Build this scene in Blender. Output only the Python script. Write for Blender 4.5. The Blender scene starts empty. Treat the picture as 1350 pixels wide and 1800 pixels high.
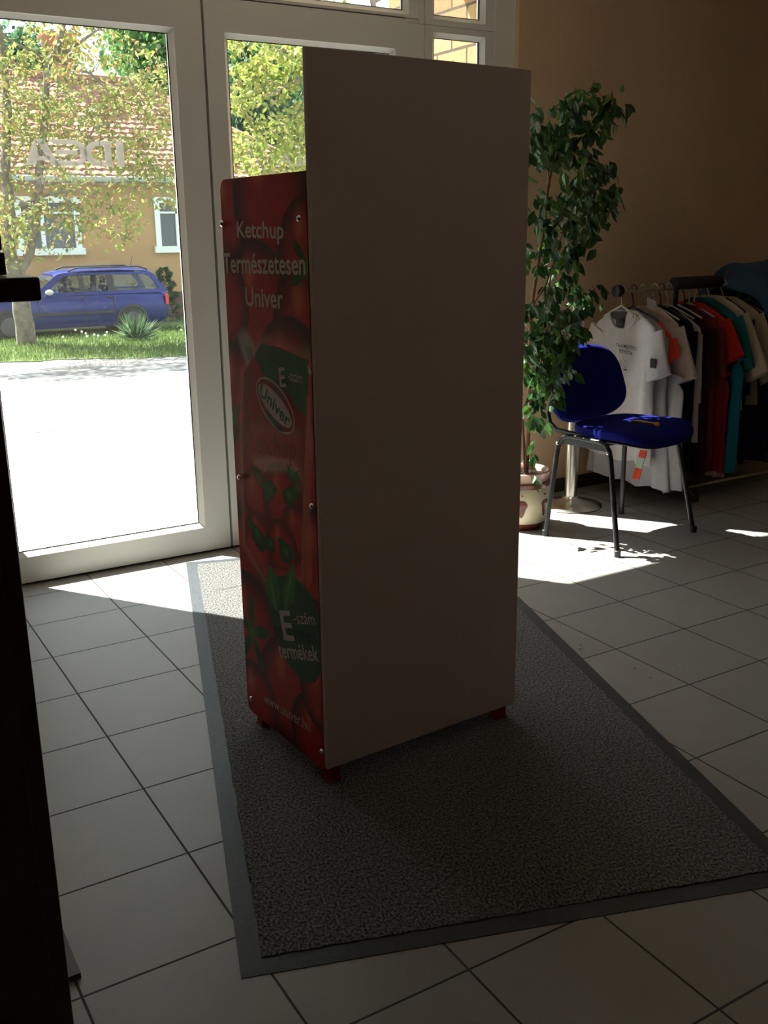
import bpy, bmesh, math, random
import numpy as np
from mathutils import Vector, Matrix

# ------------------------------------------------------------------ camera, sky, sun, exposure
SC = bpy.context.scene
COL = SC.collection
CAM_H = 1.45
F_PX = 1747.0                                    # focal length in pixels of the 1350x1800 frame

def _v(u, v):
    return np.array([u - 675.0, -(v - 900.0), -F_PX])
_X = _v(3700, 367); _X /= np.linalg.norm(_X)
_Y = _v(-419, 418); _Y -= _X * np.dot(_X, _Y); _Y /= np.linalg.norm(_Y)
_Z = np.cross(_X, _Y)
ROT = np.array([_X, _Y, _Z])

cam_data = bpy.data.cameras.new('camera')
cam = bpy.data.objects.new('camera', cam_data)
COL.objects.link(cam)
cam_data.sensor_fit = 'VERTICAL'
cam_data.sensor_height = 36.0
cam_data.lens = F_PX / 1800.0 * 36.0
cam_data.clip_start = 0.05
cam_data.clip_end = 300
mw = Matrix([[*map(float, ROT[i]), 0] for i in range(3)] + [[0, 0, 0, 1]])
mw.translation = Vector((0, 0, CAM_H))
cam.matrix_world = mw
SC.camera = cam

SUN_DIR = Vector((0.573, -0.819, -1.349)).normalized()
sun_d = bpy.data.lights.new('sun', 'SUN')
sun_d.energy = 30.0
sun_d.angle = math.radians(0.53)
sun_d.color = (1.0, 0.95, 0.86)
sun = bpy.data.objects.new('sun', sun_d)
COL.objects.link(sun)
sun.rotation_euler = SUN_DIR.to_track_quat('-Z', 'Y').to_euler()
sun.location = (0, 12, 20)

world = bpy.data.worlds.new('world')
SC.world = world
world.use_nodes = True
bg = world.node_tree.nodes['Background']
bg.inputs[0].default_value = (0.80, 0.90, 1.0, 1)
bg.inputs[1].default_value = 2.4

SC.view_settings.view_transform = 'Standard'
SC.view_settings.look = 'None'
SC.view_settings.gamma = 1
SC.view_settings.use_curve_mapping = False
SC.view_settings.exposure = 0.0
try:
    SC.cycles.max_bounces = 10
    SC.cycles.diffuse_bounces = 6
    SC.cycles.transparent_max_bounces = 24
    SC.cycles.sample_clamp_indirect = 6
except Exception:
    pass

# ------------------------------------------------------------------ pixel -> world helpers
def ray(u, v):
    d = ROT @ _v(u, v)
    return d / np.linalg.norm(d)
def on_z(u, v, z=0.0):
    d = ray(u, v); t = (z - CAM_H) / d[2]
    return Vector((t * d[0], t * d[1], z))
def on_y(u, v, y):
    d = ray(u, v); t = y / d[1]
    return Vector((t * d[0], y, CAM_H + t * d[2]))
def project(P):
    P = np.asarray(P, float) - np.array([0, 0, CAM_H])
    c = P @ ROT
    return 675 + c[..., 0] * F_PX / -c[..., 2], 900 - c[..., 1] * F_PX / -c[..., 2]

# ------------------------------------------------------------------ materials
def srgb(r, g, b):
    f = lambda c: c / 12.92 if c <= 0.04045 else ((c + 0.055) / 1.055) ** 2.4
    return (f(r / 255), f(g / 255), f(b / 255), 1)

def mat(name, col, rough=0.6, metal=0.0, noise=0.0, nscale=8.0, bump=0.0, bscale=60.0, spec=None, trans=0.0, sheen=0.0, detail=4):
    m = bpy.data.materials.new(name); m.use_nodes = True
    nt = m.node_tree; b = nt.nodes['Principled BSDF']
    c = tuple(col[:3]) + (1,)
    b.inputs['Base Color'].default_value = c
    b.inputs['Roughness'].default_value = rough
    b.inputs['Metallic'].default_value = metal
    if spec is not None: b.inputs['Specular IOR Level'].default_value = spec
    if sheen: b.inputs['Sheen Weight'].default_value = sheen
    tc = nt.nodes.new('ShaderNodeTexCoord')
    if noise:
        n = nt.nodes.new('ShaderNodeTexNoise'); n.inputs['Scale'].default_value = nscale; n.inputs['Detail'].default_value = detail
        nt.links.new(tc.outputs['Object'], n.inputs['Vector'])
        mr = nt.nodes.new('ShaderNodeMapRange')
        mr.inputs['From Min'].default_value = 0.3; mr.inputs['From Max'].default_value = 0.7
        mr.inputs['To Min'].default_value = 1 - noise; mr.inputs['To Max'].default_value = 1 + noise
        nt.links.new(n.outputs['Fac'], mr.inputs['Value'])
        mx = nt.nodes.new('ShaderNodeVectorMath'); mx.operation = 'SCALE'
        mx.inputs[0].default_value = c[:3]
        nt.links.new(mr.outputs['Result'], mx.inputs['Scale'])
        nt.links.new(mx.outputs['Vector'], b.inputs['Base Color'])
    if bump:
        n2 = nt.nodes.new('ShaderNodeTexNoise'); n2.inputs['Scale'].default_value = bscale; n2.inputs['Detail'].default_value = 3
        nt.links.new(tc.outputs['Object'], n2.inputs['Vector'])
        bp = nt.nodes.new('ShaderNodeBump'); bp.inputs['Strength'].default_value = bump; bp.inputs['Distance'].default_value = 0.01
        nt.links.new(n2.outputs['Fac'], bp.inputs['Height'])
        nt.links.new(bp.outputs['Normal'], b.inputs['Normal'])
    return m

M = {}
M['pvc'] = mat('white_pvc', (0.80, 0.79, 0.76), 0.35)
M['gasket'] = mat('black_gasket', (0.02, 0.02, 0.02), 0.6)
M['wall'] = mat('beige_wall_paint', (0.72, 0.52, 0.34), 0.85, noise=0.05, nscale=3, bump=0.15, bscale=120)
M['wall_dark'] = mat('dimming_dark_wall', (0.16, 0.10, 0.06), 0.7, noise=0.1, nscale=4)  # unseen left and back walls, coloured dark to dim the near floor
M['ceiling'] = mat('ceiling_paint', (0.74, 0.64, 0.54), 0.9)
M['plaster'] = mat('outer_plaster', (0.60, 0.50, 0.36), 0.9)
M['laminate'] = mat('white_laminate', (0.76, 0.62, 0.57), 0.5, noise=0.02, nscale=200)
M['red_paint'] = mat('red_powder_coat', (0.36, 0.015, 0.015), 0.4)
M['chrome'] = mat('brushed_steel', (0.62, 0.58, 0.52), 0.28, metal=1.0)
M['screw'] = mat('bright_screw', (0.85, 0.85, 0.85), 0.25, metal=1.0)
M['black_metal'] = mat('black_enamel', (0.012, 0.012, 0.013), 0.35)
M['black_plastic'] = mat('black_plastic', (0.015, 0.015, 0.017), 0.45)
M['blue_fabric'] = mat('royal_blue_fabric', (0.003, 0.008, 0.17), 0.9, noise=0.15, nscale=300, bump=0.3, bscale=500, spec=0.15)
M['dark_wood'] = mat('dark_mahogany', (0.035, 0.010, 0.006), 0.35, noise=0.3, nscale=6)
M['dark_card'] = mat('dark_box_card', (0.02, 0.012, 0.01), 0.7)
M['pale_card'] = mat('pale_paper', (0.30, 0.22, 0.18), 0.7)
M['rubber'] = mat('mat_rubber', (0.045, 0.052, 0.060), 0.55, noise=0.1, nscale=30, bump=0.2, bscale=80)
M['yellow'] = mat('yellow_plastic', (0.75, 0.38, 0.02), 0.4)
M['lettering_white'] = mat('white_print', (0.85, 0.76, 0.70), 0.5)
M['lettering_green'] = mat('dark_green_print', (0.004, 0.022, 0.004), 0.5)
M['lettering_black'] = mat('dark_print', (0.03, 0.025, 0.03), 0.7)
M['terracotta'] = mat('glazed_brown', (0.14, 0.035, 0.02), 0.25, noise=0.2, nscale=20)
M['cream_glaze'] = mat('cream_glaze', (0.62, 0.54, 0.38), 0.3, noise=0.08, nscale=14)
M['pink_glaze'] = mat('pinkish_glaze', (0.55, 0.33, 0.27), 0.3)
M['soil'] = mat('potting_soil', (0.05, 0.03, 0.02), 0.95, noise=0.4, nscale=40)
M['pebble'] = mat('pale_pebbles', (0.60, 0.48, 0.34), 0.7, noise=0.2, nscale=30)
M['green_plastic'] = mat('green_plastic', (0.02, 0.36, 0.18), 0.35)
M['bark'] = mat('grey_bark', (0.25, 0.21, 0.17), 0.95, noise=0.35, nscale=10, bump=0.8, bscale=14)
M['bark_light'] = mat('pale_bark', (0.17, 0.145, 0.12), 0.95, noise=0.35, nscale=9, bump=0.8, bscale=14)
M['ficus_bark'] = mat('ficus_bark', (0.22, 0.09, 0.045), 0.7, noise=0.2, nscale=40)
def road_mat():
    m = mat('asphalt_with_bounce_apron', (0.5, 0.5, 0.5), 0.95, bump=0.4, bscale=30); nt = m.node_tree; L = nt.links.new
    geo = nt.nodes.new('ShaderNodeNewGeometry'); sp = nt.nodes.new('ShaderNodeSeparateXYZ'); L(geo.outputs['Position'], sp.inputs[0])
    n = nt.nodes.new('ShaderNodeTexNoise'); n.inputs['Scale'].default_value = 0.9; n.inputs['Detail'].default_value = 8
    mp = nt.nodes.new('ShaderNodeMapping'); mp.inputs['Scale'].default_value = (0.35, 1.2, 1); L(geo.outputs['Position'], mp.inputs[0]); L(mp.outputs[0], n.inputs['Vector'])
    ma = nt.nodes.new('ShaderNodeMath'); ma.operation = 'MULTIPLY_ADD'; ma.inputs[1].default_value = 7.0; L(n.outputs['Fac'], ma.inputs[0]); L(sp.outputs['Y'], ma.inputs[2])
    mr = nt.nodes.new('ShaderNodeMapRange'); mr.inputs['From Min'].default_value = 17.2; mr.inputs['From Max'].default_value = 18.2; L(ma.outputs[0], mr.inputs['Value'])
    mx = nt.nodes.new('ShaderNodeMix'); mx.data_type = 'RGBA'; L(mr.outputs[0], mx.inputs['Factor']); mx.inputs[6].default_value = (0.50, 0.49, 0.46, 1); mx.inputs[7].default_value = (0.19, 0.185, 0.18, 1)  # ground nearer the door coloured paler to bounce light into the room
    L(mx.outputs[2], nt.nodes['Principled BSDF'].inputs['Base Color']); return m
M['asphalt'] = road_mat()
M['crack'] = mat('asphalt_crack', (0.12, 0.11, 0.10), 1.0)
M['ochre'] = mat('ochre_render', (0.42, 0.265, 0.13), 0.9, noise=0.07, nscale=1.2, detail=8)
M['plinth'] = mat('brown_plinth', (0.12, 0.06, 0.045), 0.9)
M['win_white'] = mat('white_window_paint', (0.72, 0.78, 0.76), 0.5)
M['dark_glass'] = mat('dark_window_glass', (0.09, 0.10, 0.10), 0.1)
M['curtain'] = mat('window_curtain', (0.22, 0.20, 0.17), 0.8)
M['gutter'] = mat('grey_gutter', (0.30, 0.36, 0.32), 0.5)
M['chimney'] = mat('chimney_brick', (0.36, 0.15, 0.09), 0.9)
M['car_paint'] = mat('metallic_blue_paint', (0.012, 0.024, 0.16), 0.25, metal=0.25)
M['car_black'] = mat('car_black_trim', (0.02, 0.02, 0.022), 0.5)
M['tyre'] = mat('tyre_rubber', (0.035, 0.035, 0.035), 0.85)
M['alloy'] = mat('grey_wheel_cover', (0.09, 0.09, 0.095), 0.5, metal=0.4)
M['tail'] = mat('red_tail_lens', (0.55, 0.02, 0.02), 0.2)
M['seat_grey'] = mat('car_seat_cloth', (0.05, 0.05, 0.055), 0.9)
M['mirror_shell'] = mat('pale_mirror_shell', (0.55, 0.55, 0.52), 0.3)
M['orange'] = mat('hi_vis_orange', (0.85, 0.07, 0.02), 0.6)
M['reflective'] = mat('pale_reflective_tape', (0.50, 0.62, 0.50), 0.4)
M['crumb'] = mat('white_crumb', (0.75, 0.72, 0.66), 0.9)
M['dandelion'] = mat('dandelion_seed_fluff', (0.8, 0.8, 0.78), 0.95)

def glass_mat(name, tint, dust):
    m = bpy.data.materials.new(name); m.use_nodes = True; nt = m.node_tree
    nt.nodes.clear()
    out = nt.nodes.new('ShaderNodeOutputMaterial')
    tr = nt.nodes.new('ShaderNodeBsdfTransparent'); tr.inputs[0].default_value = tint
    gl = nt.nodes.new('ShaderNodeBsdfGlossy'); gl.inputs['Roughness'].default_value = 0.02
    fc = nt.nodes.new('ShaderNodeLayerWeight'); fc.inputs[0].default_value = 0.5
    pw = nt.nodes.new('ShaderNodeMath'); pw.operation = 'POWER'; pw.inputs[1].default_value = 5.0; nt.links.new(fc.outputs['Facing'], pw.inputs[0])
    lw = nt.nodes.new('ShaderNodeMath'); lw.operation = 'MULTIPLY_ADD'; lw.inputs[1].default_value = 0.9; lw.inputs[2].default_value = 0.035; nt.links.new(pw.outputs[0], lw.inputs[0])
    mx = nt.nodes.new('ShaderNodeMixShader')
    nt.links.new(lw.outputs[0], mx.inputs[0]); nt.links.new(tr.outputs[0], mx.inputs[1]); nt.links.new(gl.outputs[0], mx.inputs[2])
    last = mx
    if dust:
        tl = nt.nodes.new('ShaderNodeBsdfTranslucent'); tl.inputs[0].default_value = (0.8, 0.8, 0.8, 1)
        tc = nt.nodes.new('ShaderNodeTexCoord')
        n = nt.nodes.new('ShaderNodeTexNoise'); n.inputs['Scale'].default_value = 110; n.inputs['Detail'].default_value = 4
        nt.links.new(tc.outputs['Object'], n.inputs['Vector'])
        mr = nt.nodes.new('ShaderNodeMapRange')
        mr.inputs['From Min'].default_value = 0.62; mr.inputs['From Max'].default_value = 0.80
        mr.inputs['To Min'].default_value = dust; mr.inputs['To Max'].default_value = dust * 14
        nt.links.new(n.outputs['Fac'], mr.inputs['Value'])
        m2 = nt.nodes.new('ShaderNodeMixShader')
        nt.links.new(mr.outputs['Result'], m2.inputs[0]); nt.links.new(mx.outputs[0], m2.inputs[1]); nt.links.new(tl.outputs[0], m2.inputs[2])
        last = m2
    nt.links.new(last.outputs[0], out.inputs[0])
    return m
M['glass'] = glass_mat('door_glass', (0.93, 0.96, 0.95, 1), 0.0028)
M['car_glass'] = glass_mat('car_window_glass', (0.80, 0.86, 0.84, 1), 0)
def frost_mat(name, cover):
    m = bpy.data.materials.new(name); m.use_nodes = True; nt = m.node_tree; nt.nodes.clear()
    out = nt.nodes.new('ShaderNodeOutputMaterial')
    tr = nt.nodes.new('ShaderNodeBsdfTransparent'); tl = nt.nodes.new('ShaderNodeBsdfDiffuse')
    tl.inputs[0].default_value = (0.85, 0.82, 0.78, 1)
    t2 = nt.nodes.new('ShaderNodeBsdfTranslucent'); t2.inputs[0].default_value = (0.13, 0.12, 0.11, 1)
    m0 = nt.nodes.new('ShaderNodeMixShader'); m0.inputs[0].default_value = 0.5
    nt.links.new(tl.outputs[0], m0.inputs[1]); nt.links.new(t2.outputs[0], m0.inputs[2])
    mx = nt.nodes.new('ShaderNodeMixShader'); mx.inputs[0].default_value = cover
    nt.links.new(tr.outputs[0], mx.inputs[1]); nt.links.new(m0.outputs[0], mx.inputs[2]); nt.links.new(mx.outputs[0], out.inputs[0])
    return m
M['frost'] = frost_mat('frosted_vinyl', 0.86)
M['frost_thin'] = frost_mat('faded_frosted_vinyl', 0.45)

def attr_mat(name, attr, rough=0.5, translucent=0.0, spec=0.3):
    m = bpy.data.materials.new(name); m.use_nodes = True; nt = m.node_tree
    b = nt.nodes['Principled BSDF']; b.inputs['Roughness'].default_value = rough
    b.inputs['Specular IOR Level'].default_value = spec
    a = nt.nodes.new('ShaderNodeAttribute'); a.attribute_name = attr
    nt.links.new(a.outputs['Color'], b.inputs['Base Color'])
    if translucent:
        out = nt.nodes['Material Output']
        tl = nt.nodes.new('ShaderNodeBsdfTranslucent'); nt.links.new(a.outputs['Color'], tl.inputs[0])
        mx = nt.nodes.new('ShaderNodeMixShader'); mx.inputs[0].default_value = translucent
        nt.links.new(b.outputs[0], mx.inputs[1]); nt.links.new(tl.outputs[0], mx.inputs[2]); nt.links.new(mx.outputs[0], out.inputs[0])
    return m
M['leaf'] = attr_mat('tree_leaf', 'leaf_colour', 0.6, 0.45)
M['ficus_leaf'] = attr_mat('glossy_ficus_leaf', 'leaf_colour', 0.35, 0.35, 0.5)
M['grass'] = attr_mat('grass_blade', 'leaf_colour', 0.7, 0.4)
M['print'] = attr_mat('printed_panel', 'ink', 0.38, 0, 0.4)

def tile_mat():
    m = bpy.data.materials.new('grey_floor_tiles'); m.use_nodes = True; nt = m.node_tree
    b = nt.nodes['Principled BSDF']; L = nt.links.new
    geo = nt.nodes.new('ShaderNodeNewGeometry'); sp = nt.nodes.new('ShaderNodeSeparateXYZ'); L(geo.outputs['Position'], sp.inputs[0])
    def mth(op, a, bb=None, c=None):
        n = nt.nodes.new('ShaderNodeMath'); n.operation = op
        for i, x in enumerate((a, bb, c)):
            if x is None: continue
            if isinstance(x, (int, float)): n.inputs[i].default_value = x
            else: L(x, n.inputs[i])
        return n.outputs[0]
    def edge(axis, off, pitch):
        f = mth('FLOORED_MODULO', mth('SUBTRACT', axis, off), pitch)
        return mth('MINIMUM', f, mth('SUBTRACT', pitch, f))
    dx = edge(sp.outputs['X'], 0.661, 0.346); dy = edge(sp.outputs['Y'], 3.755, 0.341)
    d = mth('MINIMUM', dx, dy)
    g = mth('LESS_THAN', d, 0.0027)
    # per-tile tone
    ix = mth('FLOOR', mth('DIVIDE', mth('SUBTRACT', sp.outputs['X'], 0.661), 0.346))
    iy = mth('FLOOR', mth('DIVIDE', mth('SUBTRACT', sp.outputs['Y'], 3.755), 0.341))
    cx = nt.nodes.new('ShaderNodeCombineXYZ'); L(ix, cx.inputs[0]); L(iy, cx.inputs[1])
    wn = nt.nodes.new('ShaderNodeTexWhiteNoise'); L(cx.outputs[0], wn.inputs['Vector'])
    n1 = nt.nodes.new('ShaderNodeTexNoise'); n1.inputs['Scale'].default_value = 5; n1.inputs['Detail'].default_value = 8; L(geo.outputs['Position'], n1.inputs['Vector'])
    n2 = nt.nodes.new('ShaderNodeTexNoise'); n2.inputs['Scale'].default_value = 260; n2.inputs['Detail'].default_value = 2; L(geo.outputs['Position'], n2.inputs['Vector'])
    k = mth('ADD', mth('ADD', mth('MULTIPLY', wn.outputs['Value'], 0.06), mth('MULTIPLY', n1.outputs['Fac'], 0.22)), mth('MULTIPLY', n2.outputs['Fac'], 0.14))
    k = mth('ADD', k, 0.78)
    sc = nt.nodes.new('ShaderNodeVectorMath'); sc.operation = 'SCALE'; sc.inputs[0].default_value = (0.36, 0.350, 0.335); L(k, sc.inputs['Scale'])
    mx = nt.nodes.new('ShaderNodeMix'); mx.data_type = 'RGBA'
    L(g, mx.inputs['Factor']); L(sc.outputs[0], mx.inputs[6]); mx.inputs[7].default_value = (0.07, 0.06, 0.055, 1)
    L(mx.outputs[2], b.inputs['Base Color'])
    b.inputs['Roughness'].default_value = 0.42
    L(mth('ADD', mth('MULTIPLY', n2.outputs['Fac'], 0.12), mth('ADD', mth('MULTIPLY', g, 0.4), 0.40)), b.inputs['Roughness'])
    bp = nt.nodes.new('ShaderNodeBump'); bp.inputs['Strength'].default_value = 0.5; bp.inputs['Distance'].default_value = 0.002
    h = mth('ADD', mth('MULTIPLY', mth('MINIMUM', d, 0.004), 250), mth('MULTIPLY', n2.outputs['Fac'], 0.3))
    L(h, bp.inputs['Height']); L(bp.outputs['Normal'], b.inputs['Normal'])
    return m
M['tiles'] = tile_mat()

def carpet_mat():
    m = bpy.data.materials.new('charcoal_mat_pile'); m.use_nodes = True; nt = m.node_tree
    b = nt.nodes['Principled BSDF']; L = nt.links.new
    tc = nt.nodes.new('ShaderNodeTexCoord')
    n = nt.nodes.new('ShaderNodeTexNoise'); n.inputs['Scale'].default_value = 170; n.inputs['Detail'].default_value = 3
    mp = nt.nodes.new('ShaderNodeMapping'); mp.inputs['Scale'].default_value = (1, 0.7, 1)
    L(tc.outputs['Object'], mp.inputs[0]); L(mp.outputs[0], n.inputs['Vector'])
    cr = nt.nodes.new('ShaderNodeValToRGB')
    cr.color_ramp.elements[0].position = 0.38; cr.color_ramp.elements[0].color = (0.022, 0.023, 0.025, 1)
    cr.color_ramp.elements[1].position = 0.66; cr.color_ramp.elements[1].color = (0.25, 0.245, 0.24, 1)
    L(n.outputs['Fac'], cr.inputs[0]); L(cr.outputs[0], b.inputs['Base Color'])
    b.inputs['Roughness'].default_value = 1; b.inputs['Specular IOR Level'].default_value = 0.05
    b.inputs['Sheen Weight'].default_value = 0.25
    bp = nt.nodes.new('ShaderNodeBump'); bp.inputs['Strength'].default_value = 1; bp.inputs['Distance'].default_value = 0.006
    L(n.outputs['Fac'], bp.inputs['Height']); L(bp.outputs['Normal'], b.inputs['Normal'])
    return m
M['carpet'] = carpet_mat()

def brick_mat():
    m = bpy.data.materials.new('yellow_clinker_brick'); m.use_nodes = True; nt = m.node_tree
    b = nt.nodes['Principled BSDF']; L = nt.links.new
    geo = nt.nodes.new('ShaderNodeNewGeometry'); sp = nt.nodes.new('ShaderNodeSeparateXYZ'); L(geo.outputs['Position'], sp.inputs[0])
    cx = nt.nodes.new('ShaderNodeCombineXYZ')
    ad = nt.nodes.new('ShaderNodeMath'); ad.operation = 'ADD'; ad.inputs[1].default_value = 0.05
    L(sp.outputs['Y'], ad.inputs[0]); L(ad.outputs[0], cx.inputs[0]); L(sp.outputs['Z'], cx.inputs[1])
    br = nt.nodes.new('ShaderNodeTexBrick'); L(cx.outputs[0], br.inputs['Vector'])
    br.inputs['Scale'].default_value = 1; br.inputs['Brick Width'].default_value = 0.27; br.inputs['Row Height'].default_value = 0.098
    br.inputs['Mortar Size'].default_value = 0.008; br.inputs['Mortar Smooth'].default_value = 0.2; br.inputs['Bias'].default_value = 0.0
    br.inputs['Color1'].default_value = (0.34, 0.235, 0.10, 1); br.inputs['Color2'].default_value = (0.26, 0.12, 0.05, 1)
    br.inputs['Mortar'].default_value = (0.07, 0.05, 0.035, 1)
    n = nt.nodes.new('ShaderNodeTexNoise'); n.inputs['Scale'].default_value = 35; n.inputs['Detail'].default_value = 6; L(geo.outputs['Position'], n.inputs['Vector'])
    mr = nt.nodes.new('ShaderNodeMapRange'); mr.inputs['From Min'].default_value = 0.25; mr.inputs['From Max'].default_value = 0.45; mr.inputs['To Min'].default_value = 0.5; mr.inputs['To Max'].default_value = 1
    L(n.outputs['Fac'], mr.inputs['Value'])
    sc = nt.nodes.new('ShaderNodeVectorMath'); sc.operation = 'SCALE'; L(br.outputs['Color'], sc.inputs[0]); L(mr.outputs[0], sc.inputs['Scale'])
    L(sc.outputs[0], b.inputs['Base Color']); b.inputs['Roughness'].default_value = 0.9
    bp = nt.nodes.new('ShaderNodeBump'); bp.inputs['Strength'].default_value = 0.6; bp.inputs['Distance'].default_value = 0.01; bp.invert = True
    L(br.outputs['Fac'], bp.inputs['Height']); L(bp.outputs['Normal'], b.inputs['Normal'])
    return m
M['brick'] = brick_mat()
M['roof_tile'] = mat('red_roof_tile', (0.25, 0.120, 0.085), 0.85, noise=0.22, nscale=5, detail=8)
M['ground_grass'] = mat('grass_ground', (0.09, 0.13, 0.035), 0.95, noise=0.35, nscale=3, detail=8)

# ------------------------------------------------------------------ mesh helpers
class MB:
    def __init__(s): s.v = []; s.f = []; s.mi = []; s.k = 0
    def add(s, vs, fs, mi=None):
        o = len(s.v); s.v.extend([tuple(map(float, p)) for p in vs]); s.f.extend([tuple(i + o for i in f) for f in fs]); s.mi.extend([s.k if mi is None else mi] * len(fs))
    def box(s, lo, hi, mi=None):
        x0, y0, z0 = lo; x1, y1, z1 = hi
        s.add([(x0, y0, z0), (x1, y0, z0), (x1, y1, z0), (x0, y1, z0), (x0, y0, z1), (x1, y0, z1), (x1, y1, z1), (x0, y1, z1)],
              [(0, 3, 2, 1), (4, 5, 6, 7), (0, 1, 5, 4), (1, 2, 6, 5), (2, 3, 7, 6), (3, 0, 4, 7)], mi)
    def tube(s, pts, rad, n=10, cap=True, mi=None, flat=None):
        pts = [Vector(p) for p in pts]
        if not hasattr(rad, '__len__'): rad = [rad] * len(pts)
        rings = []; up = None
        for i, p in enumerate(pts):
            t = (pts[min(i + 1, len(pts) - 1)] - pts[max(i - 1, 0)]).normalized()
            if up is None:
                up = Vector((0, 0, 1)) if abs(t.z) < 0.9 else Vector((1, 0, 0))
            sd = t.cross(up).normalized(); up = sd.cross(t).normalized()
            rings.append([p + (sd * math.cos(a) + up * math.sin(a)) * rad[i] for a in [2 * math.pi * k / n for k in range(n)]])
        s.loft(rings, cap, mi)
    def loft(s, rings, cap=True, mi=None, closed=True):
        n = len(rings[0]); vs = [p for r in rings for p in r]; fs = []
        for i in range(len(rings) - 1):
            for k in range(n if closed else n - 1):
                a = i * n + k; b = i * n + (k + 1) % n
                fs.append((a, b, b + n, a + n))
        if cap and closed:
            fs.append(tuple(range(n - 1, -1, -1))); o = (len(rings) - 1) * n; fs.append(tuple(range(o, o + n)))
        s.add(vs, fs, mi)
    def lathe(s, prof, c=(0, 0, 0), n=32, mi=None, cap=True):
        s.loft([[(c[0] + r * math.cos(2 * math.pi * k / n), c[1] + r * math.sin(2 * math.pi * k / n), c[2] + z) for k in range(n)] for r, z in prof], cap, mi)
    def prism(s, poly, a, b, mi=None):     # poly of 2-tuples; a,b map (p,q)->3D for the two faces
        n = len(poly); vs = [a(*p) for p in poly] + [b(*p) for p in poly]
        s.add(vs, [tuple(range(n)), tuple(range(2 * n - 1, n - 1, -1))] + [(i, (i + 1) % n, n + (i + 1) % n, n + i) for i in range(n)], mi)
    def ball(s, c, r, n=10, m=7, mi=None, sq=(1, 1, 1)):
        rings = [[(c[0] + sq[0] * r * math.sin(t) * math.cos(2 * math.pi * k / n), c[1] + sq[1] * r * math.sin(t) * math.sin(2 * math.pi * k / n), c[2] - sq[2] * r * math.cos(t)) for k in range(n)] for t in [math.pi * (i + 0.02) / (m - 1 + 0.04) for i in range(m)]]
        s.loft(rings, True, mi)
    def build(s, name, mats, parent=None, smooth=False, bevel=0, fix=True):
        me = bpy.data.meshes.new(name)
        me.from_pydata(s.v, [], s.f)
        if not isinstance(mats, (list, tuple)): mats = [mats]
        for m in mats: me.materials.append(m)
        if len(mats) > 1: me.polygons.foreach_set('material_index', s.mi)
        if fix and len(s.f) < 30000:
            bm = bmesh.new(); bm.from_mesh(me); bmesh.ops.recalc_face_normals(bm, faces=bm.faces); bm.to_mesh(me); bm.free()
        if smooth:
            me.polygons.foreach_set('use_smooth', [True] * len(me.polygons))
            try: me.set_sharp_from_angle(angle=math.radians(45))
            except Exception: pass
        me.update()
        o = bpy.data.objects.new(name, me); COL.objects.link(o)
        if parent is not None: o.parent = parent
        if bevel:
            md = o.modifiers.new('bevel', 'BEVEL'); md.width = bevel; md.segments = 2; md.limit_method = 'ANGLE'; md.angle_limit = math.radians(40)
        return o

def tag(o, label=None, cat=None, group=None, kind=None):
    if label: o['label'] = label
    if cat: o['category'] = cat
    if group: o['group'] = group
    if kind: o['kind'] = kind
    return o
def thing(name, label, cat, loc=(0, 0, 0), rz=0.0, group=None, kind=None):
    o = bpy.data.objects.new(name, None); COL.objects.link(o); o.location = loc; o.rotation_euler = (0, 0, rz); o.empty_display_size = 0.1
    return tag(o, label, cat, group, kind)

def text_mesh(name, body, origin, xdir, ydir, w, h, material, parent, bold=0.0, thick=0.0008, shear=0.0, align='L'):
    """writing of total width w and height h, its lower left corner at origin, reading along xdir"""
    cu = bpy.data.curves.new('t', 'FONT'); cu.body = body; cu.offset = bold; cu.shear = shear; cu.extrude = 0.0; cu.resolution_u = 3
    tmp = bpy.data.objects.new('t', cu); COL.objects.link(tmp)
    dg = bpy.context.evaluated_depsgraph_get(); dg.update()
    me = bpy.data.meshes.new_from_object(tmp.evaluated_get(dg)); bpy.data.objects.remove(tmp)
    co = np.array([v.co[:] for v in me.vertices]); mn = co.min(0); mx_ = co.max(0)
    X = Vector(xdir).normalized(); Y = Vector(ydir).normalized(); N = X.cross(Y).normalized()
    O = Vector(origin)
    for v in me.vertices:
        px_ = (v.co.x - mn[0]) / (mx_[0] - mn[0]) * w; py_ = (v.co.y - mn[1]) / (mx_[1] - mn[1]) * h
        v.co = O + X * px_ + Y * py_ + N * thick
    me.materials.clear(); me.materials.append(material); me.name = name
    o = bpy.data.objects.new(name, me); COL.objects.link(o); o.parent = parent
    return o

rnd = random.Random(7)

# ------------------------------------------------------------------ room shell
def struct(name, mb, m, **k):
    o = mb.build(name, m, **k); o['kind'] = 'structure'; return o
YD = 4.24                    # inner face of the door frames
b = MB(); b.box((-3.4, -4.2, -0.10), (6.7, YD + 0.10, 0)); struct('floor', b, M['tiles'])
b = MB(); b.box((-3.4, -4.2, 3.05), (6.7, YD + 0.0, 3.2)); struct('ceiling', b, M['ceiling'])
b = MB(); b.box((3.33, 4.215, -0.02), (6.7, 4.50, 3.05)); struct('wall_front', b, M['wall'])
b = MB(); b.box((-3.4, 4.215, -0.02), (0.46, 4.50, 3.05)); struct('wall_front_left', b, M['wall'])
b = MB(); b.box((0.46, 4.215, 2.90), (3.33, 4.50, 3.05)); struct('wall_above_doors', b, M['wall'])
b = MB(); b.box((6.5, -4.2, -0.02), (6.7, 4.215, 3.05)); struct('wall_right', b, M['wall'])
b = MB(); b.box((-3.4, -4.2, -0.02), (-3.2, 4.215, 3.05)); struct('wall_left', b, M['wall_dark'])
b = MB(); b.box((-3.2, -4.2, -0.02), (6.5, -4.0, 3.05)); struct('wall_back', b, M['wall_dark'])
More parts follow.
